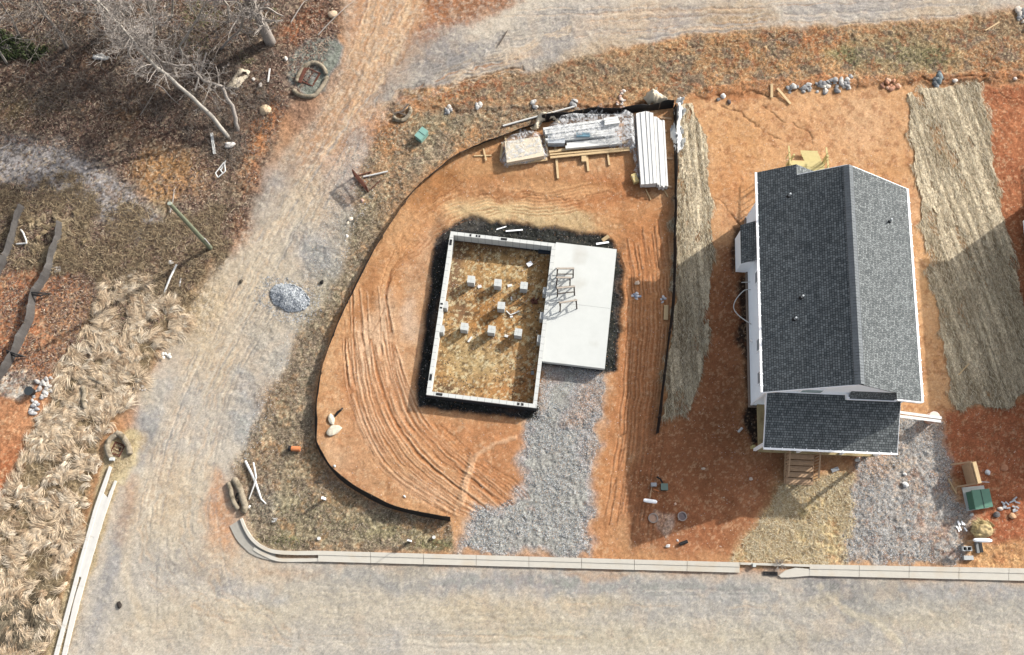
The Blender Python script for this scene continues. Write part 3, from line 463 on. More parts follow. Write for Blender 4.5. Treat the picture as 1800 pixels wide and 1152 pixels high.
OV=np.array([(1,0,0),(0,1,0),(-1,0,0),(0,-1,0),(0,0,1)],float); OF=np.array([(0,1,4),(1,2,4),(2,3,4),(3,0,4)])
def stones(name,x,y,smin,smax,cols,kind='stuff',parent=None,zoff=0.):
    n=len(x); s=RNG.uniform(smin,smax,n)**1; a=RNG.uniform(0,6.28,n); j=1+RNG.uniform(-.35,.35,(n,5,3))
    v=OV[None]*j; c,s_=np.cos(a)[:,None],np.sin(a)[:,None]; vx=v[...,0]*c-v[...,1]*s_*.7; vy=v[...,0]*s_+v[...,1]*c*.7; vz=v[...,2]*RNG.uniform(.5,.9,(n,1))
    P=np.stack([vx,vy,vz],-1)*s[:,None,None]+np.stack([x,y,zarr(x,y)-.003+zoff],-1)[:,None]
    F=(OF[None]+np.arange(n)[:,None,None]*5).reshape(-1,3); cc=np.array([A(*q) for q in cols]); ci=cc[RNG.integers(0,len(cc),n)]*RNG.uniform(.8,1.15,(n,1)); 
    o=np_mesh(name,P.reshape(-1,3),F,M['tint'],np.repeat(ci,5,0)); o['kind']=kind; return o
def blades(name,x,y,ang,ln,wd,lift,cols,nseg=4,curl=.6,zoff=0.,kind='stuff'):
    n=len(x); t=np.linspace(0,1,nseg+1)[None]; a=ang[:,None]+RNG.normal(0,curl,(n,1))*t
    dx=np.cos(a)*ln[:,None]/nseg; dy=np.sin(a)*ln[:,None]/nseg
    px=x[:,None]+np.concatenate([np.zeros((n,1)),np.cumsum(dx[:,1:],1)],1); py=y[:,None]+np.concatenate([np.zeros((n,1)),np.cumsum(dy[:,1:],1)],1)
    pz=zarr(x,y)[:,None]+zoff+lift[:,None]*np.sin(t*math.pi*.8)+.01
    w_=wd[:,None]*(1-t**2*.85)/2; nxv=-np.sin(a)*w_; nyv=np.cos(a)*w_; tl=RNG.uniform(-.5,.5,(n,1))*w_
    L=np.stack([px-nxv,py-nyv,pz-tl],-1); R=np.stack([px+nxv,py+nyv,pz+tl],-1); P=np.stack([L,R],2).reshape(-1,3)
    b=np.arange(n)[:,None]*(2*(nseg+1))+np.arange(nseg)[None]*2; F=np.stack([b,b+1,b+3,b+2],-1).reshape(-1,4)
    cc=np.array([A(*q) for q in cols]); ci=cc[RNG.integers(0,len(cc),n)]*RNG.uniform(.75,1.2,(n,1))
    o=np_mesh(name,P,F,M['tint'],np.repeat(ci,2*(nseg+1),0)); o['kind']=kind; return o
GC=[(222,226,228),(180,188,192),(150,158,164),(120,128,132),(90,96,100),(200,194,184),(240,240,238),(206,180,156)]
x,y=plan_pts(GD,30000,22,lambda x,y:np.clip((fbm(x*.9,y*.9,5,5)-.36)*7,0.06,1)); stones('gravel',x,y,.011,.04,GC)
x,y=plan_pts(GR2,20000,24,lambda x,y:np.clip((fbm(x*.9,y*.9,5,5)-.38)*7,0.06,1)); stones('gravel',x,y,.011,.038,GC)
x,y=plan_pts(ROAD,20000,4,lambda x,y:np.clip((fbm(x*.5,y*.5,2,4)-.4)*6,0.1,1)); stones('road_stones',x,y,.01,.026,[(150,146,142),(226,218,206),(186,176,164),(120,116,112),(206,160,124)])
x,y=plan_pts(BF,9000,4); k=~inpoly(*plan(x,y),[(789,405),(1084,434),(1064,650),(940,719),(747,696)]); stones('dark_backfill_stones',x[k],y[k],.02,.06,[(60,62,66),(40,41,44),(84,86,90),(104,100,94)])
DR=[(232,200,160),(206,150,110),(196,190,186),(150,110,84),(240,228,214)]
x,y=plan_pts([(560,200),(1780,60),(1790,980),(420,960)],15000,0); stones('soil_crumbs',x,y,.012,.036,DR)
x,y=plan_pts([(600,250),(640,240),(660,330),(610,450),(560,520),(520,600),(470,760),(412,830),(430,740),(500,600),(560,420)],5000,14); stones('gravel',x,y,.015,.04,GC)
x,y=plan_pts(CW,1400,0,lambda x,y:np.clip((fbm(x*.9,y*.9,2,4)-.45)*8,0.05,1)); stones('crawlspace_rubble',x,y,.02,.055,[(90,76,68),(140,110,84),(220,206,190),(70,60,58),(176,140,104)])
# verge grass, litter, lodged straw
def dens(s,k=.45,m=9,f=1.2): return lambda x,y:np.clip((fbm(x*f,y*f,s,4)-k)*m,0.03,1)
def scat(name,P,n,ln,wd,lift,cols,warp=8,d=None,curl=.7,nseg=2,ang=None,zoff=0):
    x,y=plan_pts(P,n,warp,d); m=len(x); a=RNG.uniform(0,6.28,m) if ang is None else math.radians(ang[0])+RNG.normal(0,ang[1],m)
    return blades(name,x,y,a,RNG.uniform(*ln,m),RNG.uniform(*wd,m),RNG.uniform(*lift,m),cols,nseg,curl,zoff)
OL=[(166,148,128),(190,170,148),(130,112,96),(212,192,168),(104,88,76),(150,136,116)]
scat('dry_grass',VERGE,42000,(.06,.17),(.014,.028),(.01,.045),OL,9,dens(3,.4))
scat('dry_grass',UP,6000,(.06,.16),(.014,.028),(.01,.04),OL+[(150,146,100)],8,dens(2,.5,8,.6))
LT=[(156,126,112),(126,100,90),(182,160,140),(98,78,72),(206,188,164),(164,132,116),(80,64,58)]
def litd(x,y):
    u,v=plan(x,y); return np.where(inpoly(u,v,TRK),.06,np.where(inpoly(u,v,[(225,290),(270,240),(330,226),(345,260),(330,330),(300,370),(250,360),(230,320)]),.25,1))*dens(1,.36)(x,y)
scat('leaf_litter',WOOD,64000,(.07,.22),(.02,.05),(.01,.07),LT,12,litd)
scat('dead_brush',[(-60,340),(120,300),(300,380),(420,360),(400,450),(330,540),(180,500),(100,480),(-40,470)],16000,(.2,.5),(.015,.03),(.05,.2),[(176,156,124),(150,128,100),(120,100,80),(200,180,146),(100,84,68)],10,dens(6,.4))
scat('dead_brush',[(-40,60),(200,60),(480,40),(500,180),(420,300),(250,200),(60,200)],8000,(.25,.7),(.012,.024),(.08,.4),[(128,116,106),(96,86,78),(150,140,130),(70,62,56)],14,dens(4,.4))
scat('green_undergrowth',[(-30,40),(90,90),(60,110),(-30,100)],1500,(.1,.25),(.04,.08),(.1,.4),[(70,84,48),(92,104,60),(50,62,40)],10)
for P,n in ((ell(350,30,34,26),900),(ell(340,80,30,16),500),(ell(432,108,16,12),500),(ell(468,30,18,18),400),(ell(70,84,50,14),800),(ell(430,20,26,20),500),(ell(1500,98,26,12),500),(ell(1640,100,30,14),500),(ell(500,952,30,6),400),(ell(770,952,30,8),400),(ell(1780,668,20,12),200)): scat('green_undergrowth',P,n//2,(.06,.16),(.02,.045),(.02,.08),[(132,132,88),(150,148,108),(112,112,74)],22)
scat('yellow_straw',YS,9000,(.12,.3),(.014,.028),(.02,.07),[(236,218,178),(214,192,150),(196,168,126),(246,232,202)],14,dens(5,.35))
# lodged long grass: tufts combed by the wind, each a fan of strands
def lodged(name,P,n,cols,ln=(.5,1.0),per=34,warp=9,wd=(.018,.04),zo=.08):
    cx,cy=plan_pts(P,n,warp); m=len(cx); kk=fbm(cx*1.3,cy*1.3,6,3)>.4; cx=cx[kk]; cy=cy[kk]; m=len(cx); fl=(fbm(cx*.45,cy*.45,2,3)-.5)*12+RNG.normal(0,.28,m)-1.9
    x=np.repeat(cx,per)+RNG.normal(0,.06,m*per); y=np.repeat(cy,per)+RNG.normal(0,.06,m*per)
    q=RNG.normal(0,.21,m*per); a=np.repeat(fl,per)+q; cu=np.repeat(RNG.normal(0,.55,m),per)
    N=m*per; L=np.repeat(RNG.uniform(*ln,m),per)*RNG.uniform(.7,1.1,N); li=np.repeat(RNG.uniform(.03,.18,m),per)*RNG.uniform(.6,1.1,N)
    nseg=5; t=np.linspace(0,1,nseg+1)[None]; A_=a[:,None]+(cu[:,None]+RNG.normal(0,.12,(N,1)))*t*1.6
    dx=np.cos(A_)*L[:,None]/nseg; dy=np.sin(A_)*L[:,None]/nseg; z0=np.zeros((N,1))
    px=x[:,None]+np.concatenate([z0,np.cumsum(dx[:,1:],1)],1); py=y[:,None]+np.concatenate([z0,np.cumsum(dy[:,1:],1)],1)
    pz=zarr(x,y)[:,None]+zo*.3+li[:,None]*np.sin((t*.9+.08)*math.pi)+.02
    w_=RNG.uniform(*wd,(N,1))*(1-t**2*.8)/2; nx_=-np.sin(A_)*w_; ny_=np.cos(A_)*w_; tl=RNG.uniform(-.8,.8,(N,1))*w_
    Q=np.stack([np.stack([px-nx_,py-ny_,pz-tl],-1),np.stack([px+nx_,py+ny_,pz+tl],-1)],2).reshape(-1,3)
    b=np.arange(N)[:,None]*(2*(nseg+1))+np.arange(nseg)[None]*2; F=np.stack([b,b+1,b+3,b+2],-1).reshape(-1,4)
    cc=np.array([A(*c) for c in cols]); ci=np.repeat(cc[RNG.integers(0,len(cc),m)],per,0)*RNG.uniform(.72,1.15,(N,1)); o=np_mesh(name,Q,F,M['tint'],np.repeat(ci,2*(nseg+1),0)); o['kind']='stuff'
SC=[(250,226,194),(236,210,176),(255,238,212),(200,172,140),(242,218,186)]
lodged('lodged_dry_grass',SG,6800,SC,(.35,.85),20,10,(.012,.024))
scat('loose_stalks',[(196,790),(236,770),(234,812),(206,842),(160,990),(112,1152),(90,1152),(140,985),(180,860)],2600,(.12,.35),(.012,.022),(.02,.06),[(232,214,180),(206,184,146),(170,146,112)],8)
scat('loose_stalks',SG,4000,(.25,.7),(.012,.022),(.02,.08),[(236,220,190),(150,126,98),(196,174,142),(120,98,74),(214,196,164)],12,dens(4,.4),.5,3,None,.14)
lodged('lodged_dry_grass',ell(36,1090,40,54,20),80,[(150,138,116),(120,108,90),(100,90,74)],zo=.1)
lodged('lodged_dry_grass',[(30,380),(130,370),(180,440),(60,470)],90,[(170,150,118),(190,170,138)],(.3,.6),20)
# matted straw erosion blankets, combed north-south
def blanket(name,P,ang,label,n):
    sl=sub(P,12); u=U[sl];v=V[sl];x=X[sl];y=Y[sl]; wu=u+W1[sl]*10; wv=v+W2[sl]*9; ins=inpoly(wu,wv,P)
    a=math.radians(ang); al=(x*math.cos(a)+y*math.sin(a)); ac=(-x*math.sin(a)+y*math.cos(a)); st=fbm(al*.16,ac*4.5,4,4,.75); big=fbm(x*.5,y*.5,1,4)
    hole=fbm(al*.5,ac*1.6,6,4)>.7; ins&=~hole
    z=Z[sl]+.03+.12*(st-.3); n_=contrast(st*.7+big*.3,4.2)[...,None]; c=L3((140,122,98))*(1-n_)+L3((226,210,180))*n_; c=c*(1+(RNG.random(x.shape)[...,None]-.5)*.5)
    ny,nx=x.shape; I=np.arange(ny*nx).reshape(ny,nx); F=np.stack([I[:-1,:-1],I[:-1,1:],I[1:,1:],I[1:,:-1]],-1).reshape(-1,4); F=F[ins[:-1,:-1].ravel()]
    u_,inv=np.unique(F,return_inverse=True); CC=np.concatenate([c,np.ones(x.shape+(1,))],-1).reshape(-1,4)
    o=np_mesh(name,np.stack([x,y,z],-1).reshape(-1,3)[u_],inv.reshape(-1,4),GM,CC[u_],'soil',True); tag(o,label,'erosion blanket')
    o2=scat('straw_strands',P,n,(.15,.45),(.012,.024),(.02,.07),[(226,212,180),(200,184,150),(170,152,124),(150,134,108),(240,230,204)],24,None,.25,2,(ang,.35),.03); del o2['kind']; o2.parent=o
lodged('straw_strands',ell(1724,933,13,10),26,[(236,214,160),(220,196,140)],(.25,.5),26,2,zo=1.0)
blanket('straw_blanket',[(1188,184),(1220,182),(1228,222),(1244,240),(1252,440),(1246,560),(1232,660),(1216,726),(1166,736),(1172,640),(1184,560),(1186,380)],-88,'narrow strip of matted straw laid along the black silt fence',9000)
blanket('straw_blanket',[(1593,160),(1655,156),(1716,150),(1736,186),(1746,300),(1772,420),(1796,520),(1812,590),(1806,690),(1772,722),(1716,716),(1676,728),(1660,640),(1648,560),(1626,440),(1612,330)],-78,'broad strip of matted straw on the right of the finished house',22000)
# ================================================================ KERBS (setting)
def kerb_sweep(name,L,R,z0,z1,mm,gap=None):
    """strip between two plan lines (same count), z1 = top height; joints every few metres"""
    mb=MB()
    for i in range(len(L)-1):
        a,b,c,d=[at(*q) for q in (R[i],R[i+1],L[i+1],L[i])]
        t=.006 if (gap and (i+1)%gap==0) else 0.
        b2=a+(b-a)*(1-t*4); c2=d+(c-d)*(1-t*4)
        bt=[Vector((p.x,p.y,z0)) for p in (a,b2,c2,d)]; tp=[Vector((p.x,p.y,z1)) for p in (a,b2,c2,d)]; mb.hexa(bt,tp)
    o=mb.build(name,mm); o['kind']='structure'; return o
def lerp(P,t):
    t=t*(len(P)-1); i=min(int(t),len(P)-2); f=t-i; return (P[i][0]+(P[i+1][0]-P[i][0])*f,P[i][1]+(P[i+1][1]-P[i][1])*f)
def resam(P,n): return [lerp(P,i/n) for i in range(n+1)]
def along(x0,x1,y0,y1,n): return [(x0+(x1-x0)*i/n,y0+(y1-y0)*i/n) for i in range(n+1)]
# front kerb: raised back and gutter pan
kerb_sweep('kerb',along(560,1300,968.5,989,24),along(560,1300,976,997,24),-.1,.14,M['kerb'],3)
kerb_sweep('kerb',along(560,1300,976,997,24),along(560,1300,987.5,1007,24),-.1,.11,M['kerb'],3)
kerb_sweep('kerb',along(1422,1830,992.5,1000,14),along(1422,1830,1000.5,1009,14),-.1,.14,M['kerb'],3)
kerb_sweep('kerb',along(1422,1830,1000.5,1009,14),along(1422,1830,1012.5,1022,14),-.1,.11,M['kerb'],3)
kerb_sweep('kerb',along(1300,1422,989,992.5,3),along(1300,1422,993,997,3),-.1,.16,M['kerb'])
kerb_sweep('kerb',[(1368,1012),(1380,1003),(1398,998),(1422,1000.5)],[(1372,1015.5),(1385,1015.5),(1400,1014.5),(1422,1012.5)],-.1,.1,M['kerb'])
kb=curve([(427,911),(434,928),(446,946),(462,959),(484,967),(520,969),(560,968.5)],4); kf=curve([(423,913),(430,931),(442,950),(459,964),(483,973.5),(520,976),(560,976)],4)
kerb_sweep('kerb',kb,kf,-.1,.16,M['kerb'])
kerb_sweep('kerb',curve([(448,962),(462,970),(490,981),(525,982),(560,981.5)],4),curve([(445,967),(460,976),(488,987),(525,988),(560,987.5)],4),-.1,.08,M['kerb'])
kerb_sweep('kerb',resam([(425,912),(434,930),(446,948),(462,964),(484,974)],10),resam([(404,925),(416,950),(438,972),(456,981),(484,987)],10),-.1,.045,mat('dusty pan',A(178,174,164),.9,.12,5,.3,40))
# kerb down the left side
lb=[(194,820),(180,858),(167,895),(154,942),(141.5,986),(125,1049),(97,1152),(76,1230)]; lm=[(197.5,822),(186,860),(173,896),(159.5,943),(147,987),(131,1050),(103,1153),(82,1231)]
ln=[(203,845),(193,868),(181,899),(167,946),(153,991),(133,1050),(110,1153),(89,1232)]; lf=[(206,846),(198,870),(187,901),(173,947),(159.5,992),(143,1051),(117,1154),(96,1233)]
kw=mat('clean kerb concrete',A(228,226,220),.85,.06,3,.1,60)
kerb_sweep('kerb',resam(lb,30),resam(lm,30),-.1,.17,kw,5); kerb_sweep('kerb',resam(ln,30),resam(lf,30),-.1,.11,kw,5)
kerb_sweep('kerb',resam([(183,868),(173,896),(159.5,943),(147,987),(140,1014)],8),resam([(190,876),(181,899),(167,946),(153,991),(145,1016)],8),-.1,.1,kw,4)
# ================================================================ FOUNDATION under construction
def frame_local(ox,oy,ang):
    c_,s_=math.cos(ang),math.sin(ang)
    def L(px,py,z): p=at(px,py,z); dx,dy=p.x-ox,p.y-oy; return Vector((dx*c_+dy*s_,-dx*s_+dy*c_,z))
    return L
FZ=.78; o_=at(749,694,FZ); b_=at(943,717.5,FZ); FA=math.atan2(b_.y-o_.y,b_.x-o_.x); FL=frame_local(o_.x,o_.y,FA)
FW=FL(943,717.5,FZ).x; FH=(FL(791,406,FZ).y+FL(970,428,FZ).y)/2; T=.21
# lean of the west wall in plan is kept square: width FW, length FH
fnd=thing('house_foundation','white topped block foundation walls around a dirt crawlspace, beside the concrete slab','foundation',(o_.x,o_.y,0),FA)
def wall(x0,y0,x1,y1,horiz):
    mb=MB(); mb.box(x0,y0,-.35,x1,y1,FZ); w_=mb.build('wall',M['jx' if horiz else 'jy'],fnd)
    return w_
wn=wall(0,FH-T,FW,FH,True); ws=wall(0,0,FW,T,True); ww=wall(0,T,T,FH-T,False); we=wall(FW-T,T,FW,FH-T,False)
def vent(x0,y0,x1,y1,par): q=MB(); q.box(x0,y0,FZ-.2,x1,y1,FZ+.008); q.build('crawl_vent',M['dark'],par)
for xx,w_ in ((.62*FW/6*2.4,.1),):pass
for px_,py_,wall_,hz,wd in ((827,412.5,wn,1,.1),(838,414,wn,1,.1),(843,414.6,wn,1,.1),(886,419,wn,1,.36),(911,711,ws,1,.14),(918,712,ws,1,.14),(772,694,ws,1,.36)):
    xx=FL(px_,py_,FZ).x; yc=FH-T/2 if wall_ is wn else T/2; vent(xx-wd/2,yc-.07,xx+wd/2,yc+.07,wall_)
for px_,py_,wd in ((790,426,.34),(774,534,.1),(773.5,541,.1),(755,663,.34)):
    yy=FL(px_,py_,FZ).y; vent(T/2-.07,yy-wd/2,T/2+.07,yy+wd/2,ww)
tarb=MB(); tarb.box(-.02,-.02,-.3,FW+.02,0,.62); tarb.box(-.02,0,-.3,0,FH+.02,.62); tarb.box(0,FH,-.3,FW,FH+.02,.62); tarb.build('waterproofing',M['blacktar'],fnd)
for px_,py_,x in ((783,535,0),(778,578,0),(961,511,1),(956,555,1),(950,595,1)):
    yy=FL(px_,py_,.7).y; q=MB()
    if x: q.box(FW-T-.2,yy-.2,-.3,FW-T,yy+.2,.66)
    else: q.box(T,yy-.2,-.3,T+.2,yy+.2,.66)
    q.build('pilaster',M['block'],fnd,bevel=.01)
# slab
sp=[at(*p,.62) for p in ((972,428),(1083,437),(1064,648),(954,637))]
cx_=sum(p.x for p in sp)/4; cy_=sum(p.y for p in sp)/4; L0=frame_local(o_.x,o_.y,FA)
sq=[FL(*p,.62) for p in ((971,428),(1083,437.5),(1064,648),(956,637))]; sx1=(sq[1].x+sq[2].x)/2; sy0=(sq[2].y+sq[3].y)/2; sy1=(sq[0].y+sq[1].y)/2; sx0=FW+.004
sl_=thing('garage_slab','smooth pale concrete garage slab carrying four wooden sawhorses','slab',(o_.x,o_.y,0),FA)
q=MB(); q.box(sx0,sy0,.3,sx1,sy1,.70); q.build('slab_top',M['slab'],sl_,bevel=.01)
q=MB(); q.box(sx0+.02,sy0+.03,-.3,sx1-.02,sy1-.03,.3); q.build('footing',M['blacktar'],sl_)
jy=FL(1000,534,.7).y; q=MB(); q.box(sx0+.04,jy-.006,.69,sx1-.04,jy+.006,.7035); q.build('control_joint',M['greyblk'],sl_)
# piers
PIERS=[((828,491),'block pier at the upper left of the crawlspace floor, first of the row of three'),((875,497),'block pier in the middle of the upper row of three on the dirt floor'),((921,502),'block pier at the right of the upper row, nearest the white loose block'),((881,537),'lone block pier between the two rows of three'),((816,574),'block pier at the left of the lower row of three'),((864,579),'block pier in the middle of the lower row of three'),((911,584),'block pier at the right of the lower row, nearest the long wall shadow')]
p0=None
for k,((px_,py_),lb_) in enumerate(PIERS):
    p=at(px_,py_,.62)
    if p0 is None:
        p0=thing('block_pier',lb_,'pier',(p.x,p.y,0),FA,'block piers in the crawlspace'); q=MB()
        for c_ in range(3): q.box(-.2,-.2,-.28+c_*.29,.2,.2,-.28+c_*.29+.282)
        q.build('block_course',M['block'],p0,bevel=.008); q=MB(); q.box(-.205,-.205,.584,.205,.205,.62); q.build('cap',M['conc'],p0,bevel=.005)
        q=MB(); q.box(-.15,-.004,.6,.15,.004,.622); q.box(-.004,-.15,.6,.004,.15,.6225); q.build('joint',M['greyblk'],p0)
    else:
        r=p0.copy(); COL.objects.link(r); r.location=(p.x,p.y,0); r['label']=lb_
        for ch in list(p0.children): c2=ch.copy(); COL.objects.link(c2); c2.parent=r
        r.rotation_euler=(0,0,FA+random.uniform(-.05,.05))
# sawhorses on the slab
def sawhorse(p,rz,lb_,w_=1.0,h=.82,brace=True):
    t=thing('sawhorse',lb_,'sawhorse',(p.x,p.y,.705),rz,'sawhorses on the slab'); m_=M['dull']
    q=MB(); q.box(-w_/2,-.045,h-.09,w_/2,.045,h); q.build('top_beam',mat('sawhorse beam',A(196,184,170),.8,.12,8),t)
    for sx in(-1,1):
        for sy in(-1,1):
            q=MB(); q.beam((sx*(w_/2-.06),sy*.03,h-.08),(sx*(w_/2-.02),sy*.28,0),.07,.045); q.build('leg',m_,t)
        q=MB(); q.beam((sx*(w_/2-.04),-.17,.35),(sx*(w_/2-.04),.17,.35),.05,.06); q.build('side_brace',m_,t)
    if brace:
        for sy in(-1,1):
            q=MB(); q.beam((-(w_/2-.04),sy*.18,.33),((w_/2-.04),sy*.18,.33),.05,.04); q.build('long_brace',m_,t)
        q=MB(); q.beam((.1,.16,.34),(w_/2-.05,.05,.7),.05,.03); q.build('diagonal_brace',m_,t)
    return t
for (px_,py_),rz,lb_,w_,b in (((994,472),.0,'topmost of the four sawhorses on the slab, standing square to the others',.98,True),((991,488),-.02,'second sawhorse from the top, narrower and without long braces',.82,False),((995,505),.1,'third sawhorse from the top, turned slightly on the slab',1.02,True),((999,530),.16,'lowest of the four sawhorses, standing apart below the slab joint line',1.0,False)):
    sawhorse(at(px_,py_,1.5),rz,lb_,w_,.82,b)
# ================================================================ THE FINISHED HOUSE
HP=math.radians(-2.45); HX,HY=12.73,10.08; HL=frame_local(HX,HY,HP); HE,HR=4.5,7.15; W_=8.0; LN=11.5
def sroof(mb,pts,up,al):     # slope polygon with shingle uv: along eave, up the slope
    a=Vector(al).normalized(); u=Vector(up).normalized(); mb.quad(pts,[(Vector(p).dot(a),Vector(p).dot(u)) for p in pts])
def slope_slab(mb,pts,up,al,th=.07):
    sroof(mb,pts,up,al); lo=[Vector(p)-Vector((0,0,th)) for p in pts]; mb.quad(lo[::-1])
    n=len(pts)
    for i in range(n): j=(i+1)%n; mb.quad([lo[i],lo[j],pts[j],pts[i]])
def make_house(loc,label):
    h=thing('house',label,'house',loc,HP); pz=(HR-HE)/4
    def part(mb,nm,mm,par=h,**k): return mb.build(nm,mm,par,**k)
    # walls
    x0,x1,y0,y1=.34,7.66,.14,LN-.35; zt=HE-.03+.34*pz
    q=MB(); q.quad([(x0,y0,.42),(x0,y0,zt),(x0,y1,zt),(x0,y1,.42)]); q.quad([(x1,y0,.42),(x1,y1,.42),(x1,y1,zt),(x1,y0,zt)])
    pk=HR-.08
    q.quad([(x0,y0,.42),(x1,y0,.42),(x1,y0,zt),(4,y0,pk),(x0,y0,zt)]); q.quad([(x1,y1,.42),(x0,y1,.42),(x0,y1,zt),(4,y1,pk),(x1,y1,zt)])
    for k in range(28):
        z=.55+k*.15
        q.box(x0-.012,y0,z,x0-.0,y1,z+.012); q.box(x0,y0-.012,z,x1,y0,z+.012)
    wl=part(q,'wall',M['siding'])
    q=MB(); q.box(x0-.05,y0-.05,-.3,x1+.05,y1+.05,.42); q.box(x0-.09,y0-.09,.36,x1+.09,y1+.09,.42); part(q,'foundation_wall',mat('brown foundation',A(168,150,136),.9,.15,5,.2,30))
    for xx,yy in((x0-.02,y0-.02),(x1-.08,y0-.02),(x0-.02,y1-.08),(x1-.08,y1-.08)): q=MB(); q.box(xx,yy,.43,xx+.1,yy+.1,zt-.05); part(q,'corner_board',M['soffit'])
    # main roof, two slopes; the east slope reaches a little further south
    xj=HL(1571,688,5.3).x
    q=MB(); slope_slab(q,[(0,0,HE),(4,0,HR),(4,LN,HR),(0,LN,HE)],(4,0,HR-HE),(0,1,0)); 
    slope_slab(q,[(4,0,HR),(xj,0,HR-(xj-4)*pz),(xj,-.32,HR-(xj-4)*pz),(8,-.17,HE),(8,LN,HE),(4,LN,HR)],(-4,0,HR-HE),(0,1,0)); rf=part(q,'roof',M['roof'])
    # rear extension of the west slope with its small gable
    xr=HL(1402,289,HE+1.4).x; zr=HE+xr*pz; yr=HL(1401,289,zr).y
    q=MB(); slope_slab(q,[(0,LN+.002,HE),(xr,LN+.002,zr),(xr,yr,zr),(0,yr,HE)],(1,0,pz),(0,1,0)); slope_slab(q,[(xr,LN-.4,zr+.012),(2*xr,LN-.4,HE+.012),(2*xr,yr,HE),(xr,yr,zr)],(-1,0,pz),(0,1,0)); part(q,'rear_porch_roof',M['roof'])
    q=MB(); q.quad([(.1,yr-.12,HE-.05),(2*xr-.1,yr-.12,HE-.05),(xr,yr-.12,zr-.08)]); part(q,'rear_gable',M['soffit'])
    # ridge vent with cap shingles
    q=MB(); n=74
    for i in range(n):
        a=.02+i*(LN-.04)/n; b=a+(LN-.04)/n-.02; zz=HR+.10
        for sx in(-1,1):
            q.quad([(4,a,zz),(4+sx*.24,a,zz-.24*pz),(4+sx*.24,b,zz-.24*pz),(4,b,zz)][::sx],[(0,a),(.2,a),(.2,b),(0,b)])
        q.quad([(3.76,a,zz-.24*pz),(3.76,a,HR-.2),(3.76,b,HR-.2),(3.76,b,zz-.24*pz)]); q.quad([(4.24,a,zz-.24*pz),(4.24,b,zz-.24*pz),(4.24,b,HR-.2),(4.24,a,HR-.2)])
    part(q,'ridge_vent',mat('ridge cap shingles',A(128,134,138),.9,.25,3,.2,40),rf)
    # fascia, gutters with their brackets, soffits
    for x,ya,yb,nm in ((-.06,0,yr,'gutter'),(8.06,-.17,LN,'gutter')):
        q=MB(); q.box(x-.055,ya,HE-.13,x+.055,yb,HE-.01); g=part(q,nm,M['white'])
        for k in range(int((yb-ya)/.62)): q=MB(); q.box(x-.075,ya+.3+k*.62,HE-.012,x+.09,ya+.345+k*.62,HE+.012); part(q,'gutter_bracket',M['white'],g)
    for a_,b_2 in (((0,0,HE-.12),(4,0,HR-.12)),((0,LN,HE-.12),(4,LN,HR-.12)),((8,LN,HE-.12),(4,LN,HR-.12)),((xj,-.34,HR-(xj-4)*pz-.12),(8,-.19,HE-.12))): q=MB(); q.beam(a_,b_2,.05,.2); part(q,'rake_board',M['soffit'],rf)
    q=MB(); q.box(.0,0,HE-.13,x0,yr,HE-.11); part(q,'soffit',M['soffit'],rf); q=MB(); q.box(x1,0,HE-.13,8,LN,HE-.11); part(q,'soffit',M['soffit'],rf)
    # plumbing vents
    for (px_,py_) in ((1388,343),(1411,521),(1398,560),(1566,387)):
        p=HL(px_,py_,HE+1.2); 
        z=HE+(p.x if p.x<4 else 8-p.x)*pz; p=HL(px_,py_,z+.2); z=HE+(p.x if p.x<4 else 8-p.x)*pz
        q=MB(); q.cyl((p.x,p.y),.05,z-.05,z+.38,12); vp=part(q,'vent_pipe',mat('lead pipe',A(200,206,210),.4,.1,5,metal=.2),rf); q=MB(); q.cyl((p.x,p.y),.13,z-.12,z+.1,14,.07); q.build('flashing',M['dark'],vp)
    # west bump-out with a low shed roof
    a=HL(1301.5,396,2.15); b=HL(1302.5,463,2.15); bx=a.x+.1; ya,yb=b.y+.12,a.y-.12
    q=MB(); q.box(bx,ya,.3,x0,yb,2.1); part(q,'bump_out',M['siding'])
    q=MB(); slope_slab(q,[(a.x,b.y,2.15),(x0,b.y,2.95),(x0,a.y,2.95),(a.x,a.y,2.15)],(1,0,1),(0,1,0)); part(q,'bump_out_roof',M['roof'])
    # windows on the west wall
    for (px_,py_,hh) in ((1327,487,.6),(1331,606,.6),(1332,664,.6)):
        p=HL(px_,py_,2.6); q=MB(); y=p.y; q.box(x0-.05,y-.36,2.25,x0-.012,y+.36,3.0); w1=part(q,'window',M['soffit'],wl)
        q=MB(); q.box(x0-.058,y-.29,2.32,x0-.05,y+.29,2.93); q.build('pane',mat('pane '+str(1),A(190,204,212),.2,.05,2),w1)
        q=MB(); q.box(x0-.075,y-.38,2.2,x0-.012,y+.38,2.245); q.build('sill',M['soffit'],w1)
    # services on the west side
    q=MB(); 
    p=HL(1296,495,1.0); q.tube([(x0,p.y,1.),(x0-.5,p.y-.05,1.)],.025,6); part(q,'stub_pipe',M['pipe'])
    ya_,yb_=HL(1310,511,.8).y,HL(1314,572,.8).y
    q=MB(); pts=[(x0,ya_,1.),(x0-.35,ya_-.05,.95),(x0-.75,ya_-.5,.7),(x0-.85,ya_-.95,.5),(x0-.62,ya_-1.45,.7),(x0,yb_,1.)]; cp=[]
    for i in range(len(pts)-1):
        for k in range(5):
            t=k/5; g=lambda j:Vector(pts[min(max(j,0),len(pts)-1)]); A0,B0,C0,D0=g(i-1),g(i),g(i+1),g(i+2); cp.append(.5*((2*B0)+(C0-A0)*t+(2*A0-5*B0+4*C0-D0)*t*t+(3*B0-A0-3*C0+D0)*t**3))
    q.tube(cp+[pts[-1]],.028,6); part(q,'conduit_loop',M['pipe'],smooth=True)
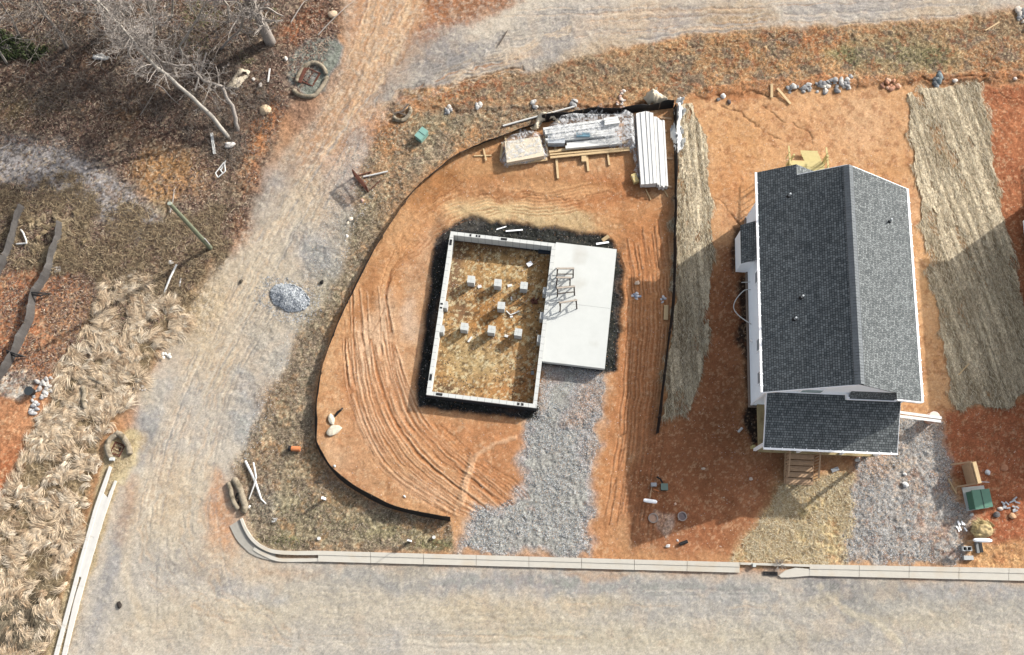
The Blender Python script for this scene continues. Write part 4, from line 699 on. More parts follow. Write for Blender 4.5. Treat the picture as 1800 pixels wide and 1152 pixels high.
    q=MB(); q.box(x0-.11,HL(1316,600,1.2).y,1.,x0,HL(1316,600,1.2).y+.12,1.35); q.box(x0-.07,HL(1336,630,2.4).y,3.,x0,HL(1336,630,2.4).y+.1,3.12); part(q,'outlet_box',M['white'])
    # gable bay over the porch
    xa,xb=HL(1493,690,4.6).x,HL(1579,700,4.6).x; yb2=HL(1530,702,4.35).y
    zb=4.35; ztp=HR-(xj-4)*pz
    q=MB(); q.box(xa+.1,yb2+.12,3.4,xb-.08,y0-.001,zb-.05); part(q,'bay',M['siding'])
    q=MB(); slope_slab(q,[(xa,yb2,zb),(xb,yb2,zb),(xb,y0,zb+.62),(xa,y0,zb+.62)],(0,1,1.1),(1,0,0)); br=part(q,'bay_roof',M['roof']); q=MB(); q.box(xa-.06,yb2-.03,zb-.25,xa+.05,y0,zb+.12); q.box(xa,yb2-.06,zb-.14,xb,yb2-.01,zb-.03); q.build('bay_trim',M['soffit'],br)
    # gable window
    q=MB(); p=HL(1425,685,4.6); q.box(p.x-.6,y0-.06,4.4,p.x+.6,y0-.012,5.2); w1=part(q,'gable_window',M['soffit'],wl); q=MB(); q.box(p.x-.5,y0-.07,4.5,p.x+.5,y0-.06,5.1); q.build('pane',mat('gable pane',A(200,222,224),.2,.05,2),w1)
    # front porch: shed roof, posts, beam, deck
    pz0,pz1=3.25,2.55+.45; e0=HL(1343,787,pz1); e1=HL(1577,796,pz1); ys=(e0.y+e1.y)/2; xw=e0.x; xe=e1.x; yn=y0-.002; zn=3.95
    q=MB(); slope_slab(q,[(xw,ys,pz1),(xe,ys,pz1),(xe,yn,zn),(xw,yn,zn)],(0,yn-ys,zn-pz1),(1,0,0)); pr=part(q,'porch_roof',M['roof'])
    q=MB(); q.box(xw-.02,ys-.1,pz1-.13,xe+.02,ys-.0,pz1-.01); g=part(q,'porch_gutter',M['white'],pr); 
    for k in range(11): q=MB(); q.box(xw+.3+k*.62,ys-.12,pz1-.012,xw+.345+k*.62,ys+.04,pz1+.012); part(q,'gutter_bracket',M['white'],pr)
    q=MB(); q.beam((xw-.0,ys,pz1-.1),(xw-.0,yn,zn-.1),.05,.16); part(q,'rake_board',M['soffit'],pr); q=MB(); q.beam((xe,ys,pz1-.1),(xe,yn,zn-.1),.05,.16); part(q,'rake_board',M['soffit'],pr); q=MB(); q.box(xw+.15,ys+.2,pz1-.32,xe-.15,ys+.34,pz1-.1); part(q,'porch_beam',M['soffit'],pr); q=MB(); q.box(xw+.16,ys+.35,pz1-.3,xw+.26,yn,pz1-.1); part(q,'porch_trim',M['soffit'],pr)
    q=MB(); q.box(xw+.28,ys+.12,.55,xe-.3,yn,.72); dk=part(q,'porch_deck',mat('porch deck',A(196,176,132),.8,.15,6,.2,30,dark=A(160,140,100)))
    for xx in (xw+.0,xw+2.3,xw+4.6,xe-.4):
        q=MB(); q.box(xx,ys+.14,.725,xx+.14,ys+.28,pz1-.33); part(q,'porch_post',M['white'])
        q=MB(); q.box(xx+.01,ys+.35,-.2,xx+.16,ys+.5,.55); part(q,'deck_post',M['deck'])
    # front steps
    s0=HL(1381,850,.1); s1=HL(1428,850,.1); sb=HL(1400,851,.0).y; xs0,xs1=s0.x,s1.x; sy=ys+.1; nst=5; run=(sy-sb)/nst
    stp=MB()
    for k in range(nst):
        z=.56-.11*k; y1_=sy-run*k; stp.box(xs0,y1_-run+.03,z-.04,xs1,y1_,z); 
    tr=part(stp,'step_treads',M['oldwood'])
    q=MB()
    for xx in (xs0-.05,xs1+.01):
        q.beam((xx,sy,.45),(xx,sb,-.02),.045,.22)
    q.box(xs0,sb-.04,-.05,xs1,sb,.1); part(q,'stringer',M['oldwood'],tr)
    for xx in (xs0-.08,xs1+.08):
        q=MB(); q.beam((xx,sy,1.48),(xx,sb+.25,.98),.08,.05)
        for k in range(9): t=k/8; yy=sy+(sb+.25-sy)*t; q.beam((xx,yy,.5-.45*t),(xx,yy,1.46-.5*t),.035)
        part(q,'stair_railing',M['oldwood'])
    # rear deck with rails
    d0=HL(1384,288,1.); d1=HL(1452,294,1.); q=MB(); yd=HL(1400,283,1.0).y
    for k in range(9): q.box(d0.x+.1,y1+.02+k*(yd-y1)/9,1.0,d1.x-.1,y1+(k+1)*(yd-y1)/9,1.04)
    dkk=part(q,'rear_deck',M['deck']); q=MB()
    for xx in (d0.x+.1,d1.x-.2):
        for yy in (yd-.1,y1+.1): q=MB(); q.box(xx,yy,-.2,xx+.1,yy+.1,1.9); part(q,'deck_post',M['deck'],dkk)
    q=MB(); q.box(d0.x+.1,yd-.12,.86,d1.x-.1,yd-.08,1.0); part(q,'deck_frame',M['deck'],dkk)
    for xx,s_ in ((d0.x+.02,-1),(d1.x-.06,1)):
        q=MB(); q.beam((xx,y1+.1,1.95),(xx-.12,yd+.55,1.75),.09,.05)
        for k in range(10): t=k/9; q.beam((xx-.1*t,y1+.12+(yd-y1)*t,1.0),(xx-.1*t,y1+.12+(yd-y1)*t,1.93),.04)
        part(q,'deck_railing',M['deck'])
    q=MB()
    for k in range(4): q.box(d1.x-1.2,yd+.02+k*.26,.8-.2*k,d1.x-.2,yd+.28+k*.26,.84-.2*k)
    part(q,'rear_steps',M['deck'])
    return h
hs=make_house((HX,HY,0),'finished white sided house under a dark grey shingle roof')
def copy_tree(o,par=None):
    c_=o.copy(); COL.objects.link(c_); c_.parent=par
    for ch in list(o.children): copy_tree(ch,c_)
    return c_
dv=at(1612,553)-at(1094,586); nb=copy_tree(hs); nb.location=(HX+dv.x,HY+dv.y,0); nb['label']='neighbouring house standing just beyond the right edge, its shadow on the broad straw strip'
# ================================================================ SILT FENCES
def densify(P,step=.3):
    R=[Vector(P[0])]
    for a,b in zip(P,P[1:]):
        a=Vector(a);b=Vector(b); n=max(1,int((b-a).length/step)); R+=[a+(b-a)*(i/n) for i in range(1,n+1)]
    return R
def silt_fence(P,h,label,mm,lean=.12,stake=1.9,hf=None,wob=.07):
    W=densify([gp(*p) for p in curve(P,5)]); b=W[0].copy(); t=thing('silt_fence',label,'silt fence',b); V_=[];F_=[]
    n=len(W)
    for i,p in enumerate(W):
        d=(W[min(i+1,n-1)]-W[max(i-1,0)]); d.z=0; d.normalize(); nr=Vector((-d.y,d.x,0)); hh=h*(hf(i/n) if hf else 1)*(1+.12*math.sin(i*.9)+.06*math.sin(i*2.3))
        s_=math.sin(i*.31)*.5+math.sin(i*.83+1)*.35
        for k,(f,o) in enumerate(((-.06,0),(.35,.25),(.7,.6),(1,1))): V_.append(p-b+nr*(lean*o+wob*s_*o)+Vector((0,0,hh*f)))
        for k,(f,o) in enumerate(((1,1),(.7,.6),(.35,.25),(-.06,0))): V_.append(p-b+nr*(lean*o+wob*s_*o-.012)+Vector((0,0,hh*f)))
    for i in range(n-1):
        for k in range(7): F_.append((i*8+k,(i+1)*8+k,(i+1)*8+k+1,i*8+k+1))
        F_.append((i*8+7,(i+1)*8+7,(i+1)*8,i*8))
    me=bpy.data.meshes.new('fence_fabric'); me.from_pydata([tuple(v) for v in V_],[],F_); me.update(); link(me,'fence_fabric',mm,t)
    acc=0
    for i in range(1,n):
        acc+=(W[i]-W[i-1]).length
        if acc>stake or i==1:
            acc=0; d=(W[min(i+1,n-1)]-W[i-1]); d.z=0; d.normalize(); nr=Vector((-d.y,d.x,0)); p=W[i]-b-nr*.04; q=MB(); q.beam(p-Vector((0,0,.2)),p+nr*lean*.9+Vector((0,0,h*1.12)),.04); q.build('fence_stake',M['dull'],t)
    return t
silt_fence([(792,917),(740,908),(680,892),(636,870),(598,844),(572,812),(556,782),(553,740),(556,695),(566,645),(590,575),(622,505),(650,450),(684,396),(728,334),(770,296),(806,270),(850,252),(900,232),(950,216)],.56,'long curved black silt fence round the left side of the building pad',M['black'],-.2,2.0,hf=lambda t:1.25-.45*t)
silt_fence([(952,216),(1000,209),(1060,203),(1110,199),(1150,194),(1183,190)],.75,'short black silt fence behind the plastic covered lumber stacks',M['black'],.1,2.2)
silt_fence([(1184,190),(1185,260),(1186,340),(1184,440),(1182,520),(1174,600),(1166,660),(1160,710),(1153,764)],.62,'straight black silt fence between the pad and the narrow straw strip',M['black'],.06,2.4,wob=.04)
silt_fence([(46,366),(34,392),(26,430),(14,460),(2,482),(-14,520)],.6,'short sagging grey silt fence at the left edge beside the white rope',M['fabric'],-.16,3)
silt_fence([(113,394),(108,420),(98,450),(92,478),(74,508),(64,524),(60,560),(46,592),(32,622),(14,652),(-4,676)],.6,'longer sagging grey silt fence with two black bands across it',M['fabric'],-.18,3)
for a,b,l in (((61,519),(90,517),'upper black strap lying over the grey silt fence'),((19,620),(47,628),'lower black strap lying over the grey silt fence')):
    q=MB(); p=gp(*a,.5); r=gp(*b,.1); mid=(p+r)/2+Vector((0,-.05,.15)); q.tube([p,mid,r,mid+Vector((0,-.12,-.1)),p+Vector((0,-.1,-.1))],.05,7); lone(q,'fence_strap',l,'strap',M['dark'],p)
# ================================================================ STORM INLETS AND WATTLES
def wattle(P,r,label,group=None,z=0.):
    W=densify([gp(*p,r*.75+z) for p in curve(P,5)],.12); q=MB(); n=len(W); q.tube(W,[r*(.72 if i in(0,n-1) else 1+.06*math.sin(i*2.1)) for i in range(n)],10)
    o=lone(q,'straw_wattle',label,'wattle',M['roll'],W[0],group,smooth=True); return o
def grate(P,label,rz,n=5,w=.8,h=.6,bars=M['rust']):
    p=gp(*P); t=thing('storm_drain',label,'storm drain',(p.x,p.y,p.z),rz); q=MB(); q.box(-w/2,-h/2,-.1,w/2,h/2,-.01); q.build('pit',M['dark'],t)
    q=MB(); 
    for a in ((-w/2,-h/2,w/2,-h/2+.06),(-w/2,h/2-.06,w/2,h/2),(-w/2,-h/2+.06,-w/2+.06,h/2-.06),(w/2-.06,-h/2+.06,w/2,h/2-.06)): q.box(a[0],a[1],-.05,a[2],a[3],.06)
    q.build('frame',bars,t); q=MB()
    for k in range(n): x=-w/2+.1+(w-.2)*k/(n-1); q.box(x-.018,-h/2+.06,.0,x+.018,h/2-.06,.035)
    q.build('grate_bars',bars,t); return t
wattle([(522,146),(524,136),(532,124),(542,115),(553,112),(564,116),(571,124),(574,132)],.13,'upper arc of straw wattle around the rusty inlet in the woods')
wattle([(516,160),(524,167),(538,171),(552,170),(562,160),(570,148),(576,136)],.13,'lower arc of straw wattle around the rusty inlet in the woods')
grate((545,136),'rusty storm inlet inside a ring of straw wattle and grey gravel',-.45,3,.95,1.0)
q=MB(); p=gp(532,134,.12); q.beam(gp(538,122,.15),gp(527,147,.1),.18,.12); lone(q,'rusted_rail','rusty flat rail lying along the ringed inlet','rail',M['rust'],p)
wattle([(692,207),(698,212),(706,213),(714,209),(720,202),(722,196),(720,190)],.12,'u shaped straw wattle at the corner of the dirt road')
for k,(px_,py_,a) in enumerate(((702,199,.3),(708,202,-.4),(712,192,.9))): q=MB(); p=gp(px_,py_,.1); d=Vector((math.cos(a),math.sin(a),0))*.35; q.beam(p-d,p+d,.1,.06); lone(q,'wood_scrap','brown scrap wood inside the u shaped wattle','scrap wood',M['dull'],p,'scrap wood in the small wattle')
wattle([(196,806),(192,796),(190,784),(196,772),(208,764)],.16,'left half of the wattle ring at the top of the left kerb')
wattle([(205,762),(214,766),(222,776),(228,788),(230,800)],.17,'right half of the wattle ring at the top of the left kerb')
grate((207,790),'rusty storm inlet between the two wattles above the left kerb',1.2,4,.7,.6)
q=MB(); p=gp(198,808,.1); q.box(p.x-.1,p.y-.08,p.z-.1,p.x+.14,p.y+.1,p.z+.12); lone(q,'concrete_chunk','white concrete chunk at the inlet of the left kerb','chunk',M['conc'],p)
wattle([(402,848),(406,860),(408,872),(412,884),(420,896)],.14,'thinner straw roll on the road side of the dark kerb opening')
wattle([(412,842),(418,852),(424,864),(428,878),(432,890),(428,902)],.18,'thicker straw roll behind the dark kerb opening')
grate((417,880),'narrow dark kerb inlet between two straw rolls',1.35,4,.75,.28,M['dark'])
wattle([(146,680),(150,692),(148,706),(152,720)],.15,'short straw roll lying on the lodged dry grass'); wattle([(140,676),(154,666),(168,668),(182,676)],.12,'bent straw roll half buried in the lodged dry grass')
grate((1354,1008.5),'black slotted kerb inlet in the gap of the front kerb',HP,9,.75,.2,M['dark'])
q=MB(); p=gp(1324,994,.15); q.box(p.x-.08,p.y-.09,0,p.x+.08,p.y+.09,.28); lone(q,'marker_block','small white block on the kerb left of the slotted inlet','block',M['conc'],p)
def shrub(c,r,n,label,mm,name='dead_weed'):
    q=MB(); p=gp(*c)
    for k in range(n):
        a=random.uniform(0,6.28); l=random.uniform(.5,1)*r; h=random.uniform(.3,.9)*r; e=p+Vector((math.cos(a)*l,math.sin(a)*l,h)); m_=(p+e)/2+Vector((random.uniform(-.05,.05),random.uniform(-.05,.05),h*.2)); q.tube([p,m_,e],[.018,.012,.006],4)
        e2=m_+Vector((random.uniform(-1,1),random.uniform(-1,1),.6)).normalized()*l*.5; q.tube([m_,e2],[.01,.005],4)
    return lone(q,name,label,'weed',mm,p)
shrub((1368,994),.45,26,'dead grey weed sprouting at the front kerb inlet',M['twig'])
shrub((484,915),.2,10,'small pale dead weed on the corner verge',M['paper'])
# ================================================================ UTILITY BOXES
def cabinet(quad,zt,label,mm,name='utility_box',pad=False,lip=.05):
    t4=[at(px_,py_,zt) for px_,py_ in quad]; c_=sum(t4,Vector())/4; c_.z=0; t=thing(name,label,'utility box',c_)
    t4=[p-Vector((c_.x,c_.y,0)) for p in t4]; ins=[Vector((p.x*.93,p.y*.93,0)) for p in t4]
    q=MB(); q.hexa([Vector((p.x,p.y,-.05)) for p in ins],[Vector((p.x,p.y,zt-.1)) for p in ins]); q.build('cabinet_body',mm,t,bevel=.015)
    q=MB(); q.hexa([Vector((p.x,p.y,zt-.1)) for p in t4],[Vector((p.x,p.y,zt)) for p in t4]); ld=q.build('lid',mm,t,bevel=.02)
    q=MB(); a=(t4[0]+t4[3])/2;b=(t4[1]+t4[2])/2; q.beam(a*.97+Vector((0,0,zt*.03+.004)),b*.97+Vector((0,0,zt*.03+.004)),.025,.02); q.build('lid_seam',M['dark'],ld)
    if pad: q=MB(); q.hexa([Vector((p.x*1.25,p.y*1.25+.12,-.1)) for p in t4],[Vector((p.x*1.25,p.y*1.25+.12,.06)) for p in t4]); q.build('pad',M['conc'],t,bevel=.01)
    return t
cabinet([(1708,862),(1715,896),(1746,891),(1739,859)][::-1][::-1],.85,'large dark green transformer box beside the wooden backboard stand',M['green'],pad=True)
cabinet([(728.5,238),(740,247),(753,230.5),(742,222.5)],.5,'small light teal utility box on the verge by the dirt road',M['teal'])
# backboard stand
t=thing('backboard_stand','pale wooden backboard stand propped on legs above the green transformer box','stand',gp(1712,832)); b=t.location.copy()
def LP(px_,py_,z): return at(px_,py_,z)-Vector((b.x,b.y,b.z))
q=MB(); a0,a1=LP(1712,812,1.25),LP(1722,850,1.25); q.beam(a0,a1,.2,.1); q.build('top_board',M['wood'],t)
q=MB(); c0,c1=LP(1706,813,1.15),LP(1716,850,1.15); q.hexa([c0*1+Vector((0.02,0,-1.15)),c0+Vector((.08,0,-1.15)),c1+Vector((.08,0,-1.15)),c1+Vector((.02,0,-1.15))],[c0,c0+Vector((.06,0,0)),c1+Vector((.06,0,0)),c1]); q.build('panel',M['oldwood'],t)
for (p_,z1),(q_,z2) in ((((1708,812),1.),((1671,817),.05)),(((1718,850),1.),((1682,856),.05)),(((1680,856),.05),((1680,866),.05))):
    q=MB(); q.beam(LP(*p_,z1),LP(*q_,z2),.09,.05); q.build('leg',M['oldwood'],t)
q=MB(); q.beam(LP(1724,847,.6),LP(1739,848,.6),.04,.04); q.build('conduit_stub',M['metal'],t)
# ================================================================ LUMBER YARD
def quadstack(name,label,cat,quad,h,n,mm,jit=.06,gap=.02,z0=.12,run=True,lens=None,group=None):
    """n boards side by side filling the plan quad (long edges quad[0]->quad[1], quad[3]->quad[2]), height h"""
    c_=gp(*quad[0]); c_.z=0; t=thing(name,label,cat,c_,group=group)
    for k in range(n):
        f0,f1=k/n,(k+1)/n; zt=z0+h*(1-random.uniform(0,.14)); A0=Vector(quad[0]).lerp(Vector(quad[3]),f0);A1=Vector(quad[0]).lerp(Vector(quad[3]),f1);B0=Vector(quad[1]).lerp(Vector(quad[2]),f0);B1=Vector(quad[1]).lerp(Vector(quad[2]),f1)
        s0=random.uniform(0,jit); s1=random.uniform(0,jit); a0=A0.lerp(B0,s0);a1=A1.lerp(B1,s0);b0=B0.lerp(A0,s1);b1=B1.lerp(A1,s1)
        T4=[at(*p,zt) for p in (a0,b0,b1,a1)]; T4=[p-Vector((c_.x,c_.y,0)) for p in T4]; ctr=sum(T4,Vector())/4; T4=[ctr+(p-ctr)*(1-gap*.5) for p in T4]
        q=MB(); q.hexa([Vector((p.x,p.y,z0)) for p in T4],T4); q.build('board',mm,t,bevel=.006)
    return t
def board(a,b,wd,label,mm=None,z=.06,h=.05,name='loose_board',cat='board',group=None,z2=None):
    p=gp(*a,z);r=gp(*b,z if z2 is None else z2); q=MB(); q.beam(p,r,wd,h); return lone(q,name,label,cat,mm or M['wood'],p,group)
quadstack('siding_stack','long stack of white boards running toward the viewer beside the black silt fence','board stack',[(1118,199),(1127,325),(1143,324),(1134,195)],.52,2,M['board'],.0)
quadstack('siding_stack','middle column of long white boards, reaching furthest up toward the silt fence','board stack',[(1135,194),(1143,324),(1155,323),(1148,197)],.6,2,M['board'],.01)
quadstack('siding_stack','narrow long white boards with ragged ends, rightmost of the white stacks','board stack',[(1149,199),(1156,331),(1175,334),(1168,208)],.5,6,M['board'],.03,.1)
for k,(a,b) in enumerate((((1116,318),(1180,330)),((1117,230),(1172,232)),((1160,208),(1180,210)),((1160,278),(1182,280)))): board(a,b,.12,('lower','upper','short upper','short middle')[k]+' timber bearer under the long white boards',M['oldwood'],.06,.1,'timber_bearer','bearer')
quadstack('sheathing_stack','square stack of tan sheathing wrapped in torn plastic, leftmost of the stacks','sheet stack',[(887,249),(949,240),(957,274),(891,286)],.48,1,M['tarp'],.0,.0)
for k,(a,b,w_) in enumerate((((884,252),(880,280),.12),((956,242),(964,276),.14),((890,291),(962,281),.2),((888,242),(890,252),.12))): board(a,b,w_,('left','right','bottom','small upper')[k]+' edge board around the wrapped sheathing stack',M['wood'],.1,.08)
m1=[((952,225),(1086,206),(1088,219),(954,237),.62,3),((954,238),(1092,220),(1094,236),(958,250),.5,4),((985,252),(1096,240),(1097,252),(987,262),.34,2)]
for k,(a,b,c_,d,h,n) in enumerate(m1): quadstack('trim_stack',('back','middle','front')[k]+' row of white trim boards under the clear plastic','board stack',[a,b,c_,d],h,n,M['board'],.1,.05)
quadstack('trim_stack','raised top layer of white trim on the plastic covered pile','board stack',[(1060,208),(1088,204),(1090,216),(1062,220)],.8,3,M['board'],.1,.08)
q=MB(); p=at(978,246,.6); 
for a,b in (((978,243),.52),): q.box(p.x-.5,p.y-.2,.1,p.x+.5,p.y+.25,.58)
lone(q,'boxed_unit','grey fronted white box among the trim boards','box',mat('pale grey box',A(200,206,212),.6,.1,3),p,bevel=.01)
q=MB(); p=at(1025,237,.66); q.box(p.x-.4,p.y-.12,.5,p.x+.4,p.y+.14,.68); lone(q,'printed_wrap','blue printed wrap lying on the white trim boards','wrap',mat('blue print',A(112,150,168),.5,.3,14),p)
for k,(a,b,w_) in enumerate((((965,270),(1103,252),.16),((966,275),(1108,263),.1),((967,280),(1106,266),.13))): board(a,b,w_,('upper','middle','lower')[k]+' of three long yellow studs lying below the plastic covered pile',M['wood'],.2,.1)
for k,(a,b,w_) in enumerate((((976,258),(981,315),.13),((1031,270),(1034,302),.13),((1067,264),(1071,292),.11))): board(a,b,w_,('longest','middle','shortest')[k]+' of three bearer boards poking out below the studs',M['wood'],.07,.07)
q=MB(); p=gp(1026,281,.1); q.box(p.x-.14,p.y-.2,p.z-.1,p.x+.14,p.y+.2,p.z+.1); lone(q,'wood_block','small square wood block below the long studs','block',M['wood'],p)
q=MB(); p=gp(1115,317,.15); q.beam(gp(1112,310,.2),gp(1118,324,.2),.3,.3); lone(q,'sheathing_offcut','tan offcut at the lower left corner of the long white boards','offcut',mat('osb offcut',A(222,200,140),.85,.15,10,.3,40),p)
board((1135,334),(1144,352),.05,'thin stick left of two below the long white boards',M['wood'],.05,.04,'thin_stick','stick'); board((1166,332),(1174,347),.05,'thin stick right of two below the long white boards',M['wood'],.05,.04,'thin_stick','stick')
board((833,275),(864,274),.07,'long arm of the crossed boards on the pad',M['wood'],.05,.05,'crossed_board','board'); board((850,263),(855,284),.09,'short arm of the crossed boards on the pad',M['wood'],.1,.05,'crossed_board','board')
q=MB(); q.tube([gp(884,223,.1),gp(948,205,.12),gp(1010,189,.1)],.06,8); lone(q,'long_pipe','long white pipe lying outside the silt fence behind the lumber','pipe',M['pipe'],gp(884,223))
# plastic sheeting and tarps: crumpled cloth with thickness
def crumple(name,label,cat,poly,z0,amp,mm,sc=1.6,res=.07,seed=0,prof=None,thick=.01,group=None):
    us=[p[0] for p in poly]; vs=[p[1] for p in poly]; c_=at(sum(us)/len(us),sum(vs)/len(vs)); a=at(min(us),max(vs)); b=at(max(us),min(vs)); xs=np.arange(min(a.x,b.x)-.6,max(a.x,b.x)+.6,res); ys_=np.arange(a.y-.3,b.y+.3,res); x,y=np.meshgrid(xs,ys_)
    u,v=plan(x,y); w1=(fbm(x*2,y*2,seed,3)-.5)*14; ins=inpoly(u+w1,v-w1,poly); d=segd(u,v,poly,True); e=np.clip(d/8,0,1)
    r=1-np.abs(fbm(x*sc*.8,y*sc*.5,seed,3,.55)*2-1); r2=1-np.abs(fbm((x+y)*sc*1.6,(y-x)*sc*.7,seed+2,3,.6)*2-1)
    z=z0*(e**.6)+amp*(r**3*.9+r2**4*.5)*(0.3+.7*e)+.03
    if prof is not None: z=z+prof(x,y,u,v)
    ny,nx=x.shape; I=np.arange(ny*nx).reshape(ny,nx); F=np.stack([I[:-1,:-1],I[:-1,1:],I[1:,1:],I[1:,:-1]],-1).reshape(-1,4)[ins[:-1,:-1].ravel()]
    uq,inv=np.unique(F,return_inverse=True); P=np.stack([x-c_.x,y-c_.y,z],-1).reshape(-1,3)[uq]; o=np_mesh(name,P,inv.reshape(-1,4),mm,smooth=True); o.location=(c_.x,c_.y,0); tag(o,label,cat,group)
    sm=o.modifiers.new('thickness','SOLIDIFY'); sm.thickness=thick; return o
crumple('plastic_sheet','clear plastic sheet crumpled over the white trim pile','plastic sheet',[(952,236),(985,206),(1004,202),(1050,204),(1086,204),(1092,196),(1100,196),(1116,206),(1118,262),(1092,266),(1070,262),(1030,252),(990,258),(968,262)],.70,.05,M['plastic'],1.8,seed=1)
crumple('plastic_sheet','clear plastic sheet trailing down beside the long white boards','plastic sheet',[(1096,215),(1114,204),(1119,250),(1122,300),(1124,320),(1116,316),(1110,270),(1098,262)],.35,.2,M['plastic'],2.,seed=2)
crumple('plastic_sheet','clear plastic sheet over the tan sheathing stack','plastic sheet',[(884,252),(900,238),(936,230),(952,240),(962,280),(930,288),(886,297),(880,284)],.52,.045,M['plastic'],1.6,seed=3)
crumple('plastic_sheet','puffed plastic sheet leaning on the black fence behind the trim pile','plastic sheet',[(1022,212),(1034,200),(1050,196),(1054,207),(1030,212)],.7,.3,M['plastic'],2,seed=4)
crumple('tarp','beige tarp bunched into an arch at the left of the trim pile','tarp',[(936,230),(944,208),(954,200),(972,206),(988,220),(976,218),(962,214),(952,218),(944,232)],.55,.35,M['tarp'],2,seed=5)
crumple('tarp','beige tarp heaped outside the corner of the silt fence','tarp',[(1130,176),(1138,166),(1152,162),(1168,172),(1182,189),(1166,190),(1150,187),(1140,188)],.45,.5,M['tarp'],1.7,seed=6)
crumple('plastic_wrap','white crumpled wrap hanging outside the fence beside the straw strip','wrap',[(1185,184),(1196,182),(1200,200),(1194,224),(1198,240),(1196,266),(1188,276),(1180,262),(1176,240),(1184,220)],.3,.35,M['paper'],2,seed=7)
# ================================================================ LOOSE PIECES
def rock(px_,py_,r,label,col=(200,196,190),cat='rock',group=None,name='rock',flat=.6,sq=.0):
    p=gp(px_,py_); v=[];n=9; me=bpy.data.meshes.new(name); bm_=None
    import bmesh
    b_=bmesh.new(); bmesh.ops.create_icosphere(b_,subdivisions=2,radius=r); a=random.uniform(.7,1.25); s_=random.uniform(0,99)
    for q in b_.verts:
        k=1+.28*(float(vn(np.array(q.co.x/r*1.3+s_),np.array(q.co.y/r*1.3+q.co.z/r),2))-.5)*2; q.co=Vector((q.co.x*k*a,q.co.y*k/a,q.co.z*k*flat))
    bmesh.ops.rotate(b_,verts=b_.verts,matrix=Matrix.Rotation(s_,3,'Z')); b_.to_mesh(me); b_.free()
    o=link(me,name,mat('rock %d %d %d'%col,A(*col),.9,.2,10,.4,30)); o.location=(p.x,p.y,p.z+r*flat*.5); return tag(o,label,cat,group)
def scraps(P,n,rr,cols,label,group,name='rock',cat='rock'):
    for k in range(n):
        for _ in range(60):
            u=random.uniform(min(p[0] for p in P),max(p[0] for p in P)); v=random.uniform(min(p[1] for p in P),max(p[1] for p in P))
            if inpoly(np.array([u]),np.array([v]),P)[0]: break
        rock(u,v,random.uniform(*rr),label,random.choice(cols),cat,group,name)
BR=[(168,168,168),(202,200,196),(138,138,140),(222,216,206)]
scraps([(1380,150),(1400,154),(1440,146),(1470,140),(1496,134),(1498,156),(1460,166),(1420,162),(1384,164)],60,(.07,.18),BR,'grey boulder in the long rock check of the upper ditch','boulders in the long rock check')
scraps(ell(1564,152,20,8),16,(.07,.17),[(216,160,128),(226,186,160),(186,140,116)],'pinkish stone in the clump left of the broad straw strip','pink ditch stones')
scraps(ell(1647,140,7,12),9,(.1,.22),[(130,144,148),(160,166,168),(104,108,110)],'blue grey stone in the clump above the broad straw strip','blue grey ditch stones')
scraps(ell(785,190,8,10),8,(.07,.15),BR,'grey stone of the leftmost small rock check','stones of the first small check'); scraps(ell(843,187,6,9),7,(.07,.15),BR,'grey stone of the second small rock check','stones of the second small check'); scraps(ell(941,185,6,11),8,(.07,.15),BR,'grey stone of the third small rock check','stones of the third small check'); scraps(ell(1010,180,6,9),6,(.08,.16),BR,'grey stone beside the end of the long white pipe','stones by the pipe end')
scraps([(1090,158),(1100,160),(1098,190),(1082,192),(1084,176)],16,(.06,.14),[(214,176,156),(190,184,180),(226,214,204)],'pale pinkish stone of the check behind the lumber','stones of the pink check')
scraps([(1780,20),(1812,10),(1812,60),(1790,56)],14,(.1,.22),[(206,200,190),(150,150,152),(226,214,200)],'pale boulder in the top right corner','boulders in the top right corner')
rock(1271,170,.17,'white round stone at the head of the soil cracks',(236,232,226)); rock(1262,176,.12,'grey stone beside the white round stone',(130,126,124)); rock(1281,180,.14,'dark stone right of the white round stone',(110,96,90))
scraps([(66,668),(94,664),(92,690),(78,700),(64,692)],24,(.07,.15),[(232,228,222),(214,208,200),(190,186,182)],'white rubble stone beside the black bucket','white rubble by the bucket'); scraps([(54,696),(76,698),(70,724),(52,730)],16,(.07,.15),[(176,176,178),(206,204,202),(140,140,144)],'grey rubble stone below the black bucket','grey rubble below the bucket')
scraps(ell(246,682,12,6),9,(.05,.11),[(244,242,238)],'white crumb on the road edge by the lodged grass','white crumbs at the road edge'); scraps(ell(292,626,10,5),8,(.05,.1),[(238,234,226)],'pale crumb at the upper road edge','pale crumbs at the road edge')
rock(301,462,.13,'round white stone above the white stake in the dry grass',(240,236,230)); rock(466,195,.32,'flat tan boulder at the woodland edge',(232,206,170)); rock(586,27,.26,'pale boulder by the top of the orange track',(226,200,170)); rock(503,104,.13,'white stone at the left tip of the grey gravel patch',(224,214,206)); rock(404,256,.25,'white rounded stone at the foot of the pale tree',(238,234,228)); rock(458,150,.14,'small white stone above the tan boulder',(230,220,210)); rock(446,140,.1,'tiny white stone below the broken panels',(236,230,222))
for k,(a,b,c_) in enumerate(((583,738,.22),(586,757,.34))): rock(a,b,c_,('smaller','larger')[k]+' cream rock inside the lower left curve of the silt fence',(238,228,206),flat=.35)
q=MB(); q.tube([gp(589,733,.08),gp(594,726,.1),gp(600,722,.15),gp(603,718,.1)],[.05,.08,.06,.04],7); lone(q,'black_rag','black rag above the two cream rocks','rag',M['black'],gp(594,726))
